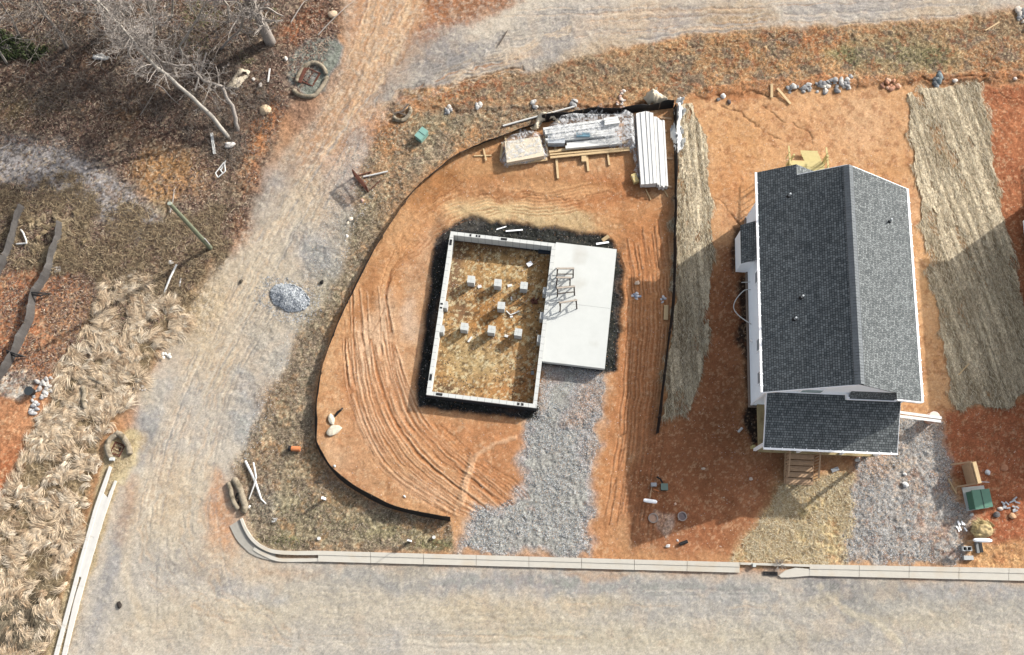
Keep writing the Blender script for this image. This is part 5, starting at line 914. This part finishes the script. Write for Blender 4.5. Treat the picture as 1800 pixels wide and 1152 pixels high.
scraps(ell(1119,522,8,6),14,(.05,.1),[(200,206,222),(226,226,230),(160,170,190)],'bluish rubble on the wheel tracks beside the slab','bluish rubble by the slab'); rock(1120,498,.13,'pale block above the bluish rubble',(230,206,184)); scraps(ell(1165,527,5,5),6,(.05,.1),[(220,220,224),(150,150,156)],'small grey scrap above the leaning plank','grey scraps above the plank')
for a,b,r,c_,l in ((1236,824,.09,(220,200,180),'pale pebble in the house shadow'),(1320,842,.1,(226,206,190),'pale pebble left of the front steps'),(1187,886,.07,(232,196,170),'pale pebble above the right ring'),(1174,960,.1,(232,228,224),'white scrap near the black pipe piece'),(1191,950,.06,(236,230,226),'tiny white scrap beside the black pipe piece'),(931,463,.0,(0,0,0),''),(1590,852,.16,(244,242,238),'white stone on the right gravel drive'),(1589,834,.1,(238,236,232),'smaller white stone on the right gravel drive'),(1507,808,.14,(234,228,220),'white stone at the left edge of the right gravel drive'),(210,1063,.16,(60,54,50),'dark lump lying on the dirt road at lower left'),(424,495,.12,(96,88,76),'small brown clod on the dirt road'),(566,497,.12,(40,38,36),'black scrap at the verge edge'),(588,820,.08,(240,240,240),'white scrap by the silt fence bend'),(711,873,.07,(236,230,226),'white scrap on the pad near the lower fence'),(438,891,.1,(240,236,230),'white stone by the kerb straw rolls'),(616,386,.13,(240,226,206),'cream stone on the verge edge below the rack'),(611,393,.1,(236,222,200),'smaller cream stone beside another on the verge edge'),(610,415,.09,(244,242,238),'white stone lower on the verge edge'),(637,353,.08,(240,196,180),'pink stone beside the rusty rack'),(1708,905,.09,(240,238,236),'white stone right of the concrete block'),(1758,895,.13,(240,226,214),'pale round stone right of the transformer'),(1735,831,.14,(236,240,244),'white shard right of the backboard stand'),(1766,823,.2,(206,150,116),'flat tan rock right of the transformer'),(1752,905,.18,(120,116,116),'grey rock right of the transformer'),(1779,907,.18,(226,180,140),'orange rock right of the transformer'),(1783,140,.1,(236,220,210),'pale stone in the ditch at the right'),(1677,143,.14,(230,220,210),'pale stone right of the blue grey clump')):
    if l: rock(a,b,r,l,c_)
def scrapbox(px_,py_,w_,h_,z,a,label,mm,name,cat,zz=None): 
    p=gp(px_,py_) if zz is None else at(px_,py_,zz); q=MB(); Mx=Matrix.Translation(p)@Matrix.Rotation(a,4,'Z'); q.box(-w_/2,-h_/2,0,w_/2,h_/2,z,Mx); return lone(q,name,label,cat,mm,p,bevel=.01)
scrapbox(931,464,.3,.24,.16,.6,'loose white block tipped on the crawlspace floor',M['white'],'loose_block','block')
scrapbox(936,655,.18,.2,.06,0,'small grey square frame in the shadow of the long wall',M['greyblk'],'frame_piece','frame')
for a,b,w_,h_,r,l in ((842,424,.62,.14,-.08,'white panel strip under the top foundation wall'),(843,503,.22,.16,.3,'white rag right of the upper left pier'),(896,501,.26,.14,.2,'white rag between the upper middle and upper right piers'),(890,590,.2,.14,-.3,'white rag between the lower middle and lower right piers'),(826,596,.1,.36,-.6,'thin white strip below the lower left pier'),(899,556,.16,.1,.2,'white crumb right of the lone pier'),(899,524,.08,.2,.1,'small white hook shaped scrap')): scrapbox(a,b,w_,h_,.05,r,l,M['paper'],'white_scrap','scrap')
q=MB(); q.tube([gp(890,546,.05),gp(897,553,.06),gp(905,550,.05),gp(913,546,.06)],.04,6); lone(q,'rope_piece','pale rope lying right of the lone pier','rope',M['paper'],gp(890,546))
for k in range(9): u,v=random.uniform(934,946),random.uniform(524,532); scrapbox(u,v,random.uniform(.15,.3),.07,.1,random.uniform(0,3),'dark broken brick in the heap by the right foundation wall',M['rust'],'brick_piece','brick')['group']='broken bricks by the wall'
scrapbox(957,441,.7,.35,.14,-.1,'black bag with pale lettered print in the top right corner of the crawlspace',mat('black bag',A(44,54,66),.4,.3,9,.4,14),'black_bag','bag')
for k,(a,b,w_,mm,l,h) in enumerate((((1059,423),(1070,416),.2,M['wood'],'short tan board at the top right corner of the slab',.1),((1048,429),(1070,426),.11,M['white'],'white strip beside the short tan board',.06),((873,412),(890,406),.05,M['white'],'thin white strip resting on the top foundation wall',.04),((889,406),(919,404),.08,M['white'],'white lath behind the top foundation wall',.05),((1171,537),(1170,563),.24,M['wood'],'short tan plank leaning at the black fence',.05),((1355,151),(1356,173),.15,M['wood'],'upright one of two tan boards in the upper ditch',.06),((1365,158),(1389,184),.14,M['wood'],'slanting one of two tan boards in the upper ditch',.06),((1665,842),(1680,868),.05,M['wood'],'thin stick on the gravel edge left of the backboard stand',.04),((1146,852),(1142,876),.05,M['oldwood'],'thin stake joining the small meter box and the white cap',.05),((1147,860),(1158,864),.05,M['orange'],'short orange stake beside the small meter box',.04),((1731,55),(1756,40),.07,M['wood'],'pale stick in the top right verge',.05),((1684,660),(1702,640),.05,M['wood'],'thin pale stick on the broad straw strip',.05),((1186,352),(1188,378),.16,M['oldwood'],'brown lath along the narrow straw strip',.05),((877,80),(892,55),.06,M['dull'],'dark stick on the upper road bank',.05))): board(a,b,w_,l,mm,.08 if k not in (2,) else .82,h,'loose_board','board')
# rusty rack
t=thing('safety_rack','rusty iron rack standing on the verge beside the dirt road','rack',gp(640,318)); b=t.location.copy(); H_=.95
p1=gp(622,306)-b; p2=gp(646,335)-b; p1=at(624,311)-b; p2=at(647,338)-b; p1.z=p2.z=0
q=MB(); 
for z in (.05,.5,H_): q.beam(p1+Vector((0,0,z)),p2+Vector((0,0,z)),.06,.07)
for f in (0,1): q.beam(p1.lerp(p2,f),p1.lerp(p2,f)+Vector((0,0,H_)),.07,.07)
q.build('rack_frame',M['rust'],t); q=MB()
q.hexa([p1.lerp(p2,.02)+Vector((0,0,.78)),p2.lerp(p1,.02)+Vector((0,0,.78)),p2.lerp(p1,.02)+Vector((.03,.02,.78)),p1.lerp(p2,.02)+Vector((.03,.02,.78))],[p1.lerp(p2,.02)+Vector((0,0,H_)),p2.lerp(p1,.02)+Vector((0,0,H_)),p2.lerp(p1,.02)+Vector((.03,.02,H_)),p1.lerp(p2,.02)+Vector((.03,.02,H_))]); q.build('rack_panel',M['rust'],t); q=MB()
for k in range(1,12): f=k/12; q.beam(p1.lerp(p2,f),p1.lerp(p2,f)+Vector((0,0,.6)),.02)
q.build('rack_bars',M['rust'],t); q=MB(); q.beam(p2,at(668,318,.05)-b,.05); q.beam(p1,at(653,302,.05)-b,.05); q.build('foot_rail',M['rust'],t)
q=MB(); q.tube([gp(639,312,.08),gp(655,309,.1),gp(682,303,.1)],.05,7); lone(q,'white_pipe','white pipe lying above the rusty rack','pipe',M['pipe'],gp(639,312))
q=MB(); q.tube([gp(432,811,.12),gp(448,842,.12),gp(460,878,.08),gp(468,886,.05)],[.07,.075,.05,.03],7); lone(q,'white_pipe','long arm of the crossed white pipes on the verge','pipe',M['pipe'],gp(432,811)); q=MB(); q.tube([gp(447,814,.2),gp(452,840,.2),gp(448,854,.18),gp(438,878,.06)],[.05,.05,.045,.03],7); lone(q,'white_pipe','bent shorter arm of the crossed white pipes on the verge','pipe',M['pipe'],gp(447,814))
q=MB(); q.tube([gp(312,467,.2),gp(301,490,.15),gp(289,516,.06)],.06,8); lone(q,'white_pipe','straight white pipe lying at the top of the lodged dry grass','pipe',M['pipe'],gp(300,490)); board((319,491),(316,504),.06,'tiny white lath right of the straight white pipe',M['white'])
q=MB(); q.tube([gp(38,405,.1),gp(44,412,.2),gp(48,424,.15),gp(50,430,.2),gp(40,430,.15),gp(29,430,.05)],.05,7); lone(q,'white_rope','white bent rope beside the left silt fence','rope',M['paper'],gp(44,415))
scrapbox(101,474,.36,.32,.05,.3,'white square sheet beside the longer grey silt fence',M['white'],'white_sheet','sheet')
crumple('white_bag','white bag lying in the dark undergrowth','bag',[(162,100),(172,99),(188,103),(190,108),(174,108),(163,105)],.12,.12,M['paper'],3,.04,seed=3)
crumple('broken_panel','upper piece of the pale broken panels at the wood edge','panel',[(412,134),(424,118),(442,125),(436,134)],.12,.06,M['tarp'],1,.05,seed=2); crumple('broken_panel','larger lower piece of the pale broken panels at the wood edge','panel',[(396,158),(410,137),(438,134),(424,150),(418,158)],.1,.08,M['tarp'],1,.05,seed=4)
for k,(a,b,w_) in enumerate((((373,236),(378,272),.16),((475,122),(472,146),.09),((371,108),(352,174),.08),((398,284),(390,300),.06))): board(a,b,w_,('mossy pale log below the fallen branches','thin white lath at the left of the ringed inlet','pale straight pole crossing the crooked tree','thin white lath below the round stone')[k],M['paper'] if k!=2 else M['twig'],.1 if k!=2 else 1.)
t=thing('wire_frame','tangled white wire frame at the wood edge','frame',gp(388,300)); b=t.location.copy()
for a,c_ in (((380,306),(396,288)),((384,314),(398,304)),((380,306),(384,314)),((388,300),(394,308)),((396,288),(398,304))): q=MB(); q.tube([gp(*a,.15)-b,gp(*c_,.2)-b],.035,6); q.build('wire',M['paper'],t)
# bucket
t=thing('bucket','black bucket standing beside the white rubble','bucket',gp(57,690)); q=MB(); q.cyl((0,0),.2,0,.42,18,.24); q.build('bucket_body',M['dark'],t); q=MB(); q.cyl((0,0),.25,.4,.44,18); q.build('bucket_rim',mat('bucket rim',A(60,66,70),.4,.05,4),t)
# barrel and boards
bp_=at(1646,733,.0); t=thing('barrel','faded orange barrel carrying the ends of two white boards','barrel',(at(1643,733,.85).x,at(1643,733,.85).y,0)); q=MB(); q.cyl((0,0),.27,0,.83,22,.29); q.build('barrel_body',M['barrel'],t); q=MB(); q.cyl((0,0),.3,.4,.46,22); q.cyl((0,0),.3,.83,.87,22); q.build('barrel_rim',mat('barrel rim',A(246,226,214),.5,.05,4),t)
for k,(a,b) in enumerate((((1560,722),(1655,735)),((1558,729),(1654,741)))): q=MB(); q.beam(at(*a,1.0),at(*b,.93),.14,.05); lone(q,'white_plank',('upper','lower')[k]+' white plank reaching from the porch to the orange barrel','plank',M['board'],at(*b,.9))
# blocks, straw heap and markers by the right kerb
def cmu(px_,py_,rz,label,holes=True):
    t=thing('hollow_block' if holes else 'solid_block',label,'concrete block',gp(px_,py_),rz); q=MB()
    if holes:
        for x0,y0,x1,y1 in ((-.2,-.1,.2,-.065),(-.2,.065,.2,.1),(-.2,-.065,-.165,.065),(-.018,-.065,.018,.065),(.165,-.065,.2,.065)): q.box(x0*1.25,y0*1.25,0,x1*1.25,y1*1.25,.22)
    else: q.box(-.25,-.11,0,.25,.11,.2)
    q.build('block_shell',M['block'],t); q=MB(); q.box(-.2,-.08,.0,.2,.08,.05 if holes else .01); q.build('block_hollow' if holes else 'block_base',M['dark'],t); return t
cmu(1697,965,0,'hollow two cell concrete block near the right kerb'); cmu(1700,981,0,'pale solid block nearest the right kerb',False)
t=thing('water_meter','black and grey upright meter box beside the hollow block','meter',gp(1719,963),.05); q=MB(); q.box(-.16,-.28,0,-.02,.28,.18); q.build('grey_side',M['greyblk'],t); q=MB(); q.box(.0,-.26,0,.16,.26,.2); q.build('black_side',M['dark'],t)
def oval(px_,py_,L_,W2_,z,rz,label,post=True):
    p=at(px_,py_,z); t=thing('utility_marker',label,'marker',(p.x,p.y,0),rz); q=MB(); pts=[(x*L_/2,0,z) for x in(-1,-.8,0,.8,1)]; q.tube(pts,[W2_*.3,W2_*.48,W2_*.55,W2_*.48,W2_*.3],10); q.build('cap_bar',M['white'],t,smooth=True)
    if post: q=MB(); q.box(-L_/2+.1,-.04,-.1,-L_/2+.2,.04,z-.05); q.box(L_/2-.3,-.04,-.1,L_/2-.2,.04,z-.05); q.build('post',M['oldwood'],t)
    return t
oval(1727,950,.95,.2,1.1,-.03,'rounded white bar on posts above the hollow block by the right kerb'); oval(1143,881,.72,.2,.5,-.14,'rounded white bar on posts near the two round covers',True)
p=gp(1725,933); 
crumple('straw_heap','heap of loose yellow straw above the rounded white bar','straw heap',ell(1724,933,20,16),.35,.2,mat('yellow straw',A(214,190,142),.95,.25,14,.6,40),1.5,.05,seed=5)
for k in range(9): u=1686+random.uniform(-8,8); v=922+random.uniform(-7,7); board((u,v),(u+random.uniform(2,6),v+random.uniform(4,9)),.07,'white lath scrap strewn at the gravel edge below the transformer',M['white'],.07,.03,'lath_scrap','lath','white lath scraps on the gravel edge')
for k in range(14): u=1770+random.uniform(-6,20); v=890+random.uniform(-12,12); board((u,v),(u+random.uniform(-9,9),v+random.uniform(-6,6)),.08,'grey sheet scrap in the litter right of the transformer',M['metal'],.07,.03,'metal_scrap','scrap','grey scraps right of the transformer')
for (a,b,r,l) in ((1148,911,.26,'tan filled ring cover, left of the two round covers'),(1199,908,.25,'grey ring cover, right of the two round covers')):
    t=thing('round_cover',l,'cover',gp(a,b)); q=MB(); n=26
    for i in range(n):
        a0,a1=6.2832*i/n,6.2832*(i+1)/n; c0=[(r*math.cos(a0),r*math.sin(a0)),(r*math.cos(a1),r*math.sin(a1)),((r-.05)*math.cos(a1),(r-.05)*math.sin(a1)),((r-.05)*math.cos(a0),(r-.05)*math.sin(a0))]; q.hexa([Vector((*c,-.05)) for c in (c0[0],c0[1],c0[2],c0[3])],[Vector((*c,.12)) for c in (c0[0],c0[1],c0[2],c0[3])])
    q.build('cover_rim',mat('ring rim',A(180,168,160),.8,.1,6),t); q=MB(); q.cyl((0,0),r-.05,-.05,.06,24); q.build('cover_fill',mat('ring fill '+str(a),A(*((206,170,146) if a<1170 else (140,126,126))),.9,.2,12,.3,40),t)
scrapbox(1148,853,.3,.2,.3,0,'small white meter box with a grey front in the house shadow',M['metal'],'meter_box','box'); 
t=thing('valve_box','dark green square valve box in the house shadow','valve box',gp(1167,857)); q=MB(); q.box(-.18,-.18,-.05,.18,.18,.2); q.build('box_body',M['dark'],t); q=MB(); q.box(-.19,-.17,.2,.19,.19,.24); q.build('box_lid',mat('dark green lid',A(120,140,130),.6,.1,5),t)
q=MB(); q.tube([gp(1154,839,.1),gp(1160,843,.2),gp(1164,850,.15)],.05,7); lone(q,'black_hose','short black hose bent behind the valve box','hose',M['dark'],gp(1160,843))
q=MB(); q.tube([gp(1194,957,.1),gp(1208,952,.1)],.09,10); lone(q,'black_pipe','short black pipe piece near the front kerb in the house shadow','pipe',M['dark'],gp(1200,955))
q=MB(); q.tube([gp(1297,760,.1),gp(1304,753,.1)],.07,10); lone(q,'white_canister','small white canister left of the porch','canister',M['pipe'],gp(1300,757)); scrapbox(1467,826,.42,.2,.1,.35,'pale grey slab piece right of the front steps',M['metal'],'slab_piece','slab piece')
q=MB(); p=gp(571,878); q.box(p.x-.05,p.y-.05,0,p.x+.07,p.y+.07,.75); lone(q,'white_stake','short white stake standing in the middle of the lower verge','stake',M['white'],p)
for k,(a,b) in enumerate(((719,951),(723,952))): q=MB(); p=gp(a,b); q.box(p.x-.035,p.y-.035,0,p.x+.035,p.y+.035,.75); lone(q,'white_post',('left','right')[k]+' of two close white posts by the front kerb','post',M['white'],p)
q=MB(); p=gp(721,951); q.box(p.x-.03,p.y+.05,0,p.x+.0,p.y+.08,1.5)
lone(q,'marker_rod','thin dark rod standing behind the two white posts','rod',M['dull'],p)
for a,b,l in ((561,947,'white round cap low on the verge near the kerb'),(763,945,'pale green oval cap near the end of the curved silt fence')): q=MB(); p=gp(a,b); q.cyl((p.x,p.y),.09,p.z-.05,p.z+.12,14); lone(q,'cleanout_cap',l,'cap',M['pipe'],p)
t=thing('clay_pipe','orange clay pipe piece with a dark end on the left verge','pipe',gp(520,790),-.05); q=MB(); q.tube([(-.2,0,.14),(.28,0,.12)],.14,12); q.build('pipe_body',M['orange'],t); q=MB(); q.tube([(-.36,.01,.14),(-.2,0,.14)],.15,12); q.build('pipe_collar',M['dark'],t)
# gravel pile
def heap():
    c_=at(508,524); poly=ell(508,524,36,22,22); us=[p[0] for p in poly]; vs=[p[1] for p in poly]; x,y=plan_pts(poly,6000,6); d=segd(*plan(x,y),poly,True); z=np.clip(d/20,0,1)**.8*.26*(.6+.8*fbm(x*1.6,y*1.6,2,3))+.02
    cols=[(186,192,198),(206,212,218),(146,154,162),(120,128,136),(226,230,232)]
    o=stones('gravel_pile',x,y,.03,.07,cols,'stuff'); del o['kind']; me=o.data; co=np.empty(len(me.vertices)*3,np.float32); me.vertices.foreach_get('co',co); co=co.reshape(-1,3); co[:,2]+=np.repeat(z,5)-0; me.vertices.foreach_set('co',co.ravel()); tag(o,'small bluish gravel pile on the edge of the dirt road','gravel pile')
    xs=np.arange(c_.x-1.6,c_.x+1.6,.06); ys_=np.arange(c_.y-1.1,c_.y+1.1,.06); gx_,gy_=np.meshgrid(xs,ys_); u,v=plan(gx_,gy_); ins=inpoly(u,v,poly); dd=segd(u,v,poly,True); zz=np.clip(dd/20,0,1)**.8*.26*(.6+.8*fbm(gx_*1.6,gy_*1.6,2,3))+zarr(gx_,gy_)-.01; ny,nx=gx_.shape; I=np.arange(ny*nx).reshape(ny,nx); F=np.stack([I[:-1,:-1],I[:-1,1:],I[1:,1:],I[1:,:-1]],-1).reshape(-1,4)[ins[:-1,:-1].ravel()]; uq,inv=np.unique(F,return_inverse=True)
    q=np_mesh('pile_core',np.stack([gx_,gy_,zz],-1).reshape(-1,3)[uq],inv.reshape(-1,4),mat('pile core',A(140,150,162),.9,.2,20,.4,40)); q.parent=o
heap()
x,y=plan_pts(ell(508,528,62,38,22),1500,10,lambda x,y:.5); stones('gravel',x,y,.02,.05,[(186,190,194),(206,208,210),(146,150,154),(120,124,128)])
# treated pole
t=thing('wooden_pole','tall greenish treated pole standing at the left edge of the dirt road','pole',gp(371,437)); b=t.location.copy(); top=at(298,358,6.2)-b; q=MB(); q.tube([Vector((0,0,-.3)),top*.5,top],[.14,.125,.11],12); q.build('pole_shaft',M['pole'],t); q=MB(); q.tube([top,top+Vector((0,0,.04))],[.115,.1],12); q.build('pole_cap',mat('pole top',A(176,184,170),.8,.1,5),t)
q=MB(); q.tube([top*.1+Vector((.12,0,0)),top*.1+Vector((.12,.02,.9))],.03,6); q.build('conduit',M['pipe'],t)
# ================================================================ BARE TREES
def bare_tree(path,zs,r0,r1,label,mm,nlimb=26,reach=2.6,f0=.25,depth=3,seed=0,upb=.35,cat='tree',name='bare_tree',cmat=None,spread=1.):
    rr=random.Random(seed); P=[at(px_,py_,z) for (px_,py_),z in zip(path,zs)]; P[0].z=zat(P[0].x,P[0].y)-.2; b=P[0].copy(); t=thing(name,label,cat,b); P=[p-b for p in P]
    D=[]; 
    for a,c_ in zip(P,P[1:]):
        for k in range(3): D.append(a.lerp(c_,k/3)+Vector((rr.uniform(-1,1),rr.uniform(-1,1),rr.uniform(-1,1)))*.03)
    D.append(P[-1]); n=len(D); q=MB(); q.tube(D,[r0+(r1-r0)*i/(n-1) for i in range(n)],8); q.build('trunk',mm,t,smooth=True)
    cr=MB()
    def br(p,d,L,r,dep):
        ns=5 if dep>1 else 4; pts=[p]; x=p; dirs=[]
        for k in range(ns):
            d=(d+Vector((rr.gauss(0,.26),rr.gauss(0,.26),rr.gauss(0,.2)+.05))).normalized(); x=x+d*(L/ns); pts.append(x); dirs.append(d)
        cr.tube(pts,[max(.011,r*(1-.75*k/ns)) for k in range(ns+1)],4 if dep>1 else 3,cap=False)
        if dep>0:
            for k in range(2 if dep>2 else 3):
                j=rr.randint(1,ns); a=dirs[j-1]; s=Vector((rr.gauss(0,1),rr.gauss(0,1),rr.gauss(0,.8))); s=(s-a*s.dot(a)).normalized(); nd=(a*rr.uniform(.5,1)+s*rr.uniform(.5,1.1)).normalized(); br(pts[j],nd,L*rr.uniform(.45,.75),r*.5,dep-1)
    for k in range(nlimb):
        f=f0+(1-f0)*(k+rr.random())/nlimb; i=min(int(f*(n-1)),n-2); p=D[i].lerp(D[i+1],f*(n-1)-i); a=(D[i+1]-D[i]).normalized(); s=Vector((rr.gauss(0,1),rr.gauss(0,1),rr.gauss(0,.5)+upb)); s=(s-a*s.dot(a)*.6).normalized()
        L=reach*(1-.45*f)*rr.uniform(.55,1.1)*spread; br(p,(s+a*.35).normalized(),L,max(.018,(r0+(r1-r0)*f)*.38),depth)
    cr.build('crown',cmat or M['twig'],t); return t
tw2=mat('dark twigs',A(140,132,124),.9,.25,6); tw3=mat('silver bark',A(190,184,174),.9,.2,10,.4,25,stretch=(1,1,.3))
bare_tree([(405,246),(375,208),(338,172),(300,138),(273,117),(242,83),(221,57),(193,26),(170,0)],[0,1.2,2.5,3.7,4.6,5.8,6.7,7.9,9],.13,.05,'straight pale bare tree leaning over the wood edge from the round white stone',tw3,52,2.6,.42,3,3)
bare_tree([(417,232),(414,208),(409,187),(396,169),(391,154),(380,148),(359,143),(346,130),(336,115),(312,116),(286,109),(271,96),(250,78),(229,49)],[0,.5,.9,1.4,1.7,1.9,2.4,2.9,3.3,3.8,4.3,4.8,5.4,6.2],.13,.03,'crooked bare tree with a bent trunk beside the straight leaning one',M['bark'],40,1.7,.3,3,5)
bare_tree([(476,74),(462,45),(450,20),(430,-12),(405,-50)],[0,1.6,3,4.8,7],.36,.2,'thick trunked bare tree at the top edge above the ringed inlet',M['bark'],28,3.2,.35,3,7)
bare_tree([(320,99),(315,81),(333,57),(349,29),(363,0),(372,-30)],[0,.8,2.2,3.6,5,6.5],.07,.035,'thin pale sapling bending to the right near the top edge',tw3,20,1.6,.4,3,9)
bare_tree([(383,87),(405,68),(424,52),(427,31),(417,0),(405,-30)],[0,1.,2.2,3.6,5,6.5],.08,.04,'bare sapling with a kinked stem left of the thick trunk',M['bark'],20,1.8,.3,3,13)
for k,(bx,by,tx,ty,h_,r_,l_) in enumerate(((268,64,262,-20,6,.09,'bare tree above the straight leaning one at the top edge'),(118,84,50,-20,8,.12,'bare tree left of the white bag in the undergrowth'),(190,52,150,-40,7,.1,'bare tree with a tangled crown directly above the white bag'),(34,66,-20,-40,7,.08,'slim bare tree in the top left corner'),(228,20,220,-50,6,.1,'bare tree cut off by the top edge, left of the thin sapling'),(80,30,30,-70,7,.1,'bare tree cut off by the top left edge of the photo'),(300,30,300,-60,6,.08,'bare tree in the thicket behind the thin sapling'),(150,24,130,-60,7,.09,'bare tree at the top edge between the white bag and the corner'),(404,34,380,-40,6,.09,'bare tree between the thick trunk and the thin sapling'),(226,96,205,20,5.5,.07,'low bare tree right of the white bag'),(10,110,-50,30,6,.08,'bare tree at the left edge above the dry clearing'))):
    bare_tree([(bx,by),((bx*2+tx)/3+4,(by*2+ty)/3),((bx+2*tx)/3-5,(by+2*ty)/3),(tx,ty)],[0,h_*.33,h_*.66,h_],r_,.03,l_,M['bark'] if k%2 else tw3,22,2.4,.2,3,20+k,cmat=tw2 if k%2 else M['twig'])
for k,(a,b_,l_) in enumerate((((560,64),(630,0),'curved pale fallen branch beside the top of the orange track'),((512,42),(545,2),'thin fallen branch at the wood edge above the gravel patch'),((300,375),(312,330),'thin pale twig lying on the orange bare patch'),((640,380),(628,388),'bleached twig on the verge below the rusty rack'),((248,205),(284,150),'dark fallen branch below the tree crowns'),((276,150),(318,188),'forked fallen branch reaching right under the leaning tree'))):
    q=MB(); p=gp(*a,.12); r=gp(*b_,.15); m_=(p+r)/2+Vector((random.uniform(-.3,.3),random.uniform(-.3,.3),.15)); q.tube([p,p.lerp(m_,.5)+Vector((.05,.08,.03)),m_,m_.lerp(r,.5)+Vector((-.07,.04,0)),r],[.04,.035,.03,.02,.012],5)
    lone(q,'fallen_branch',l_,'branch',M['twig'] if k!=4 else tw2,p)
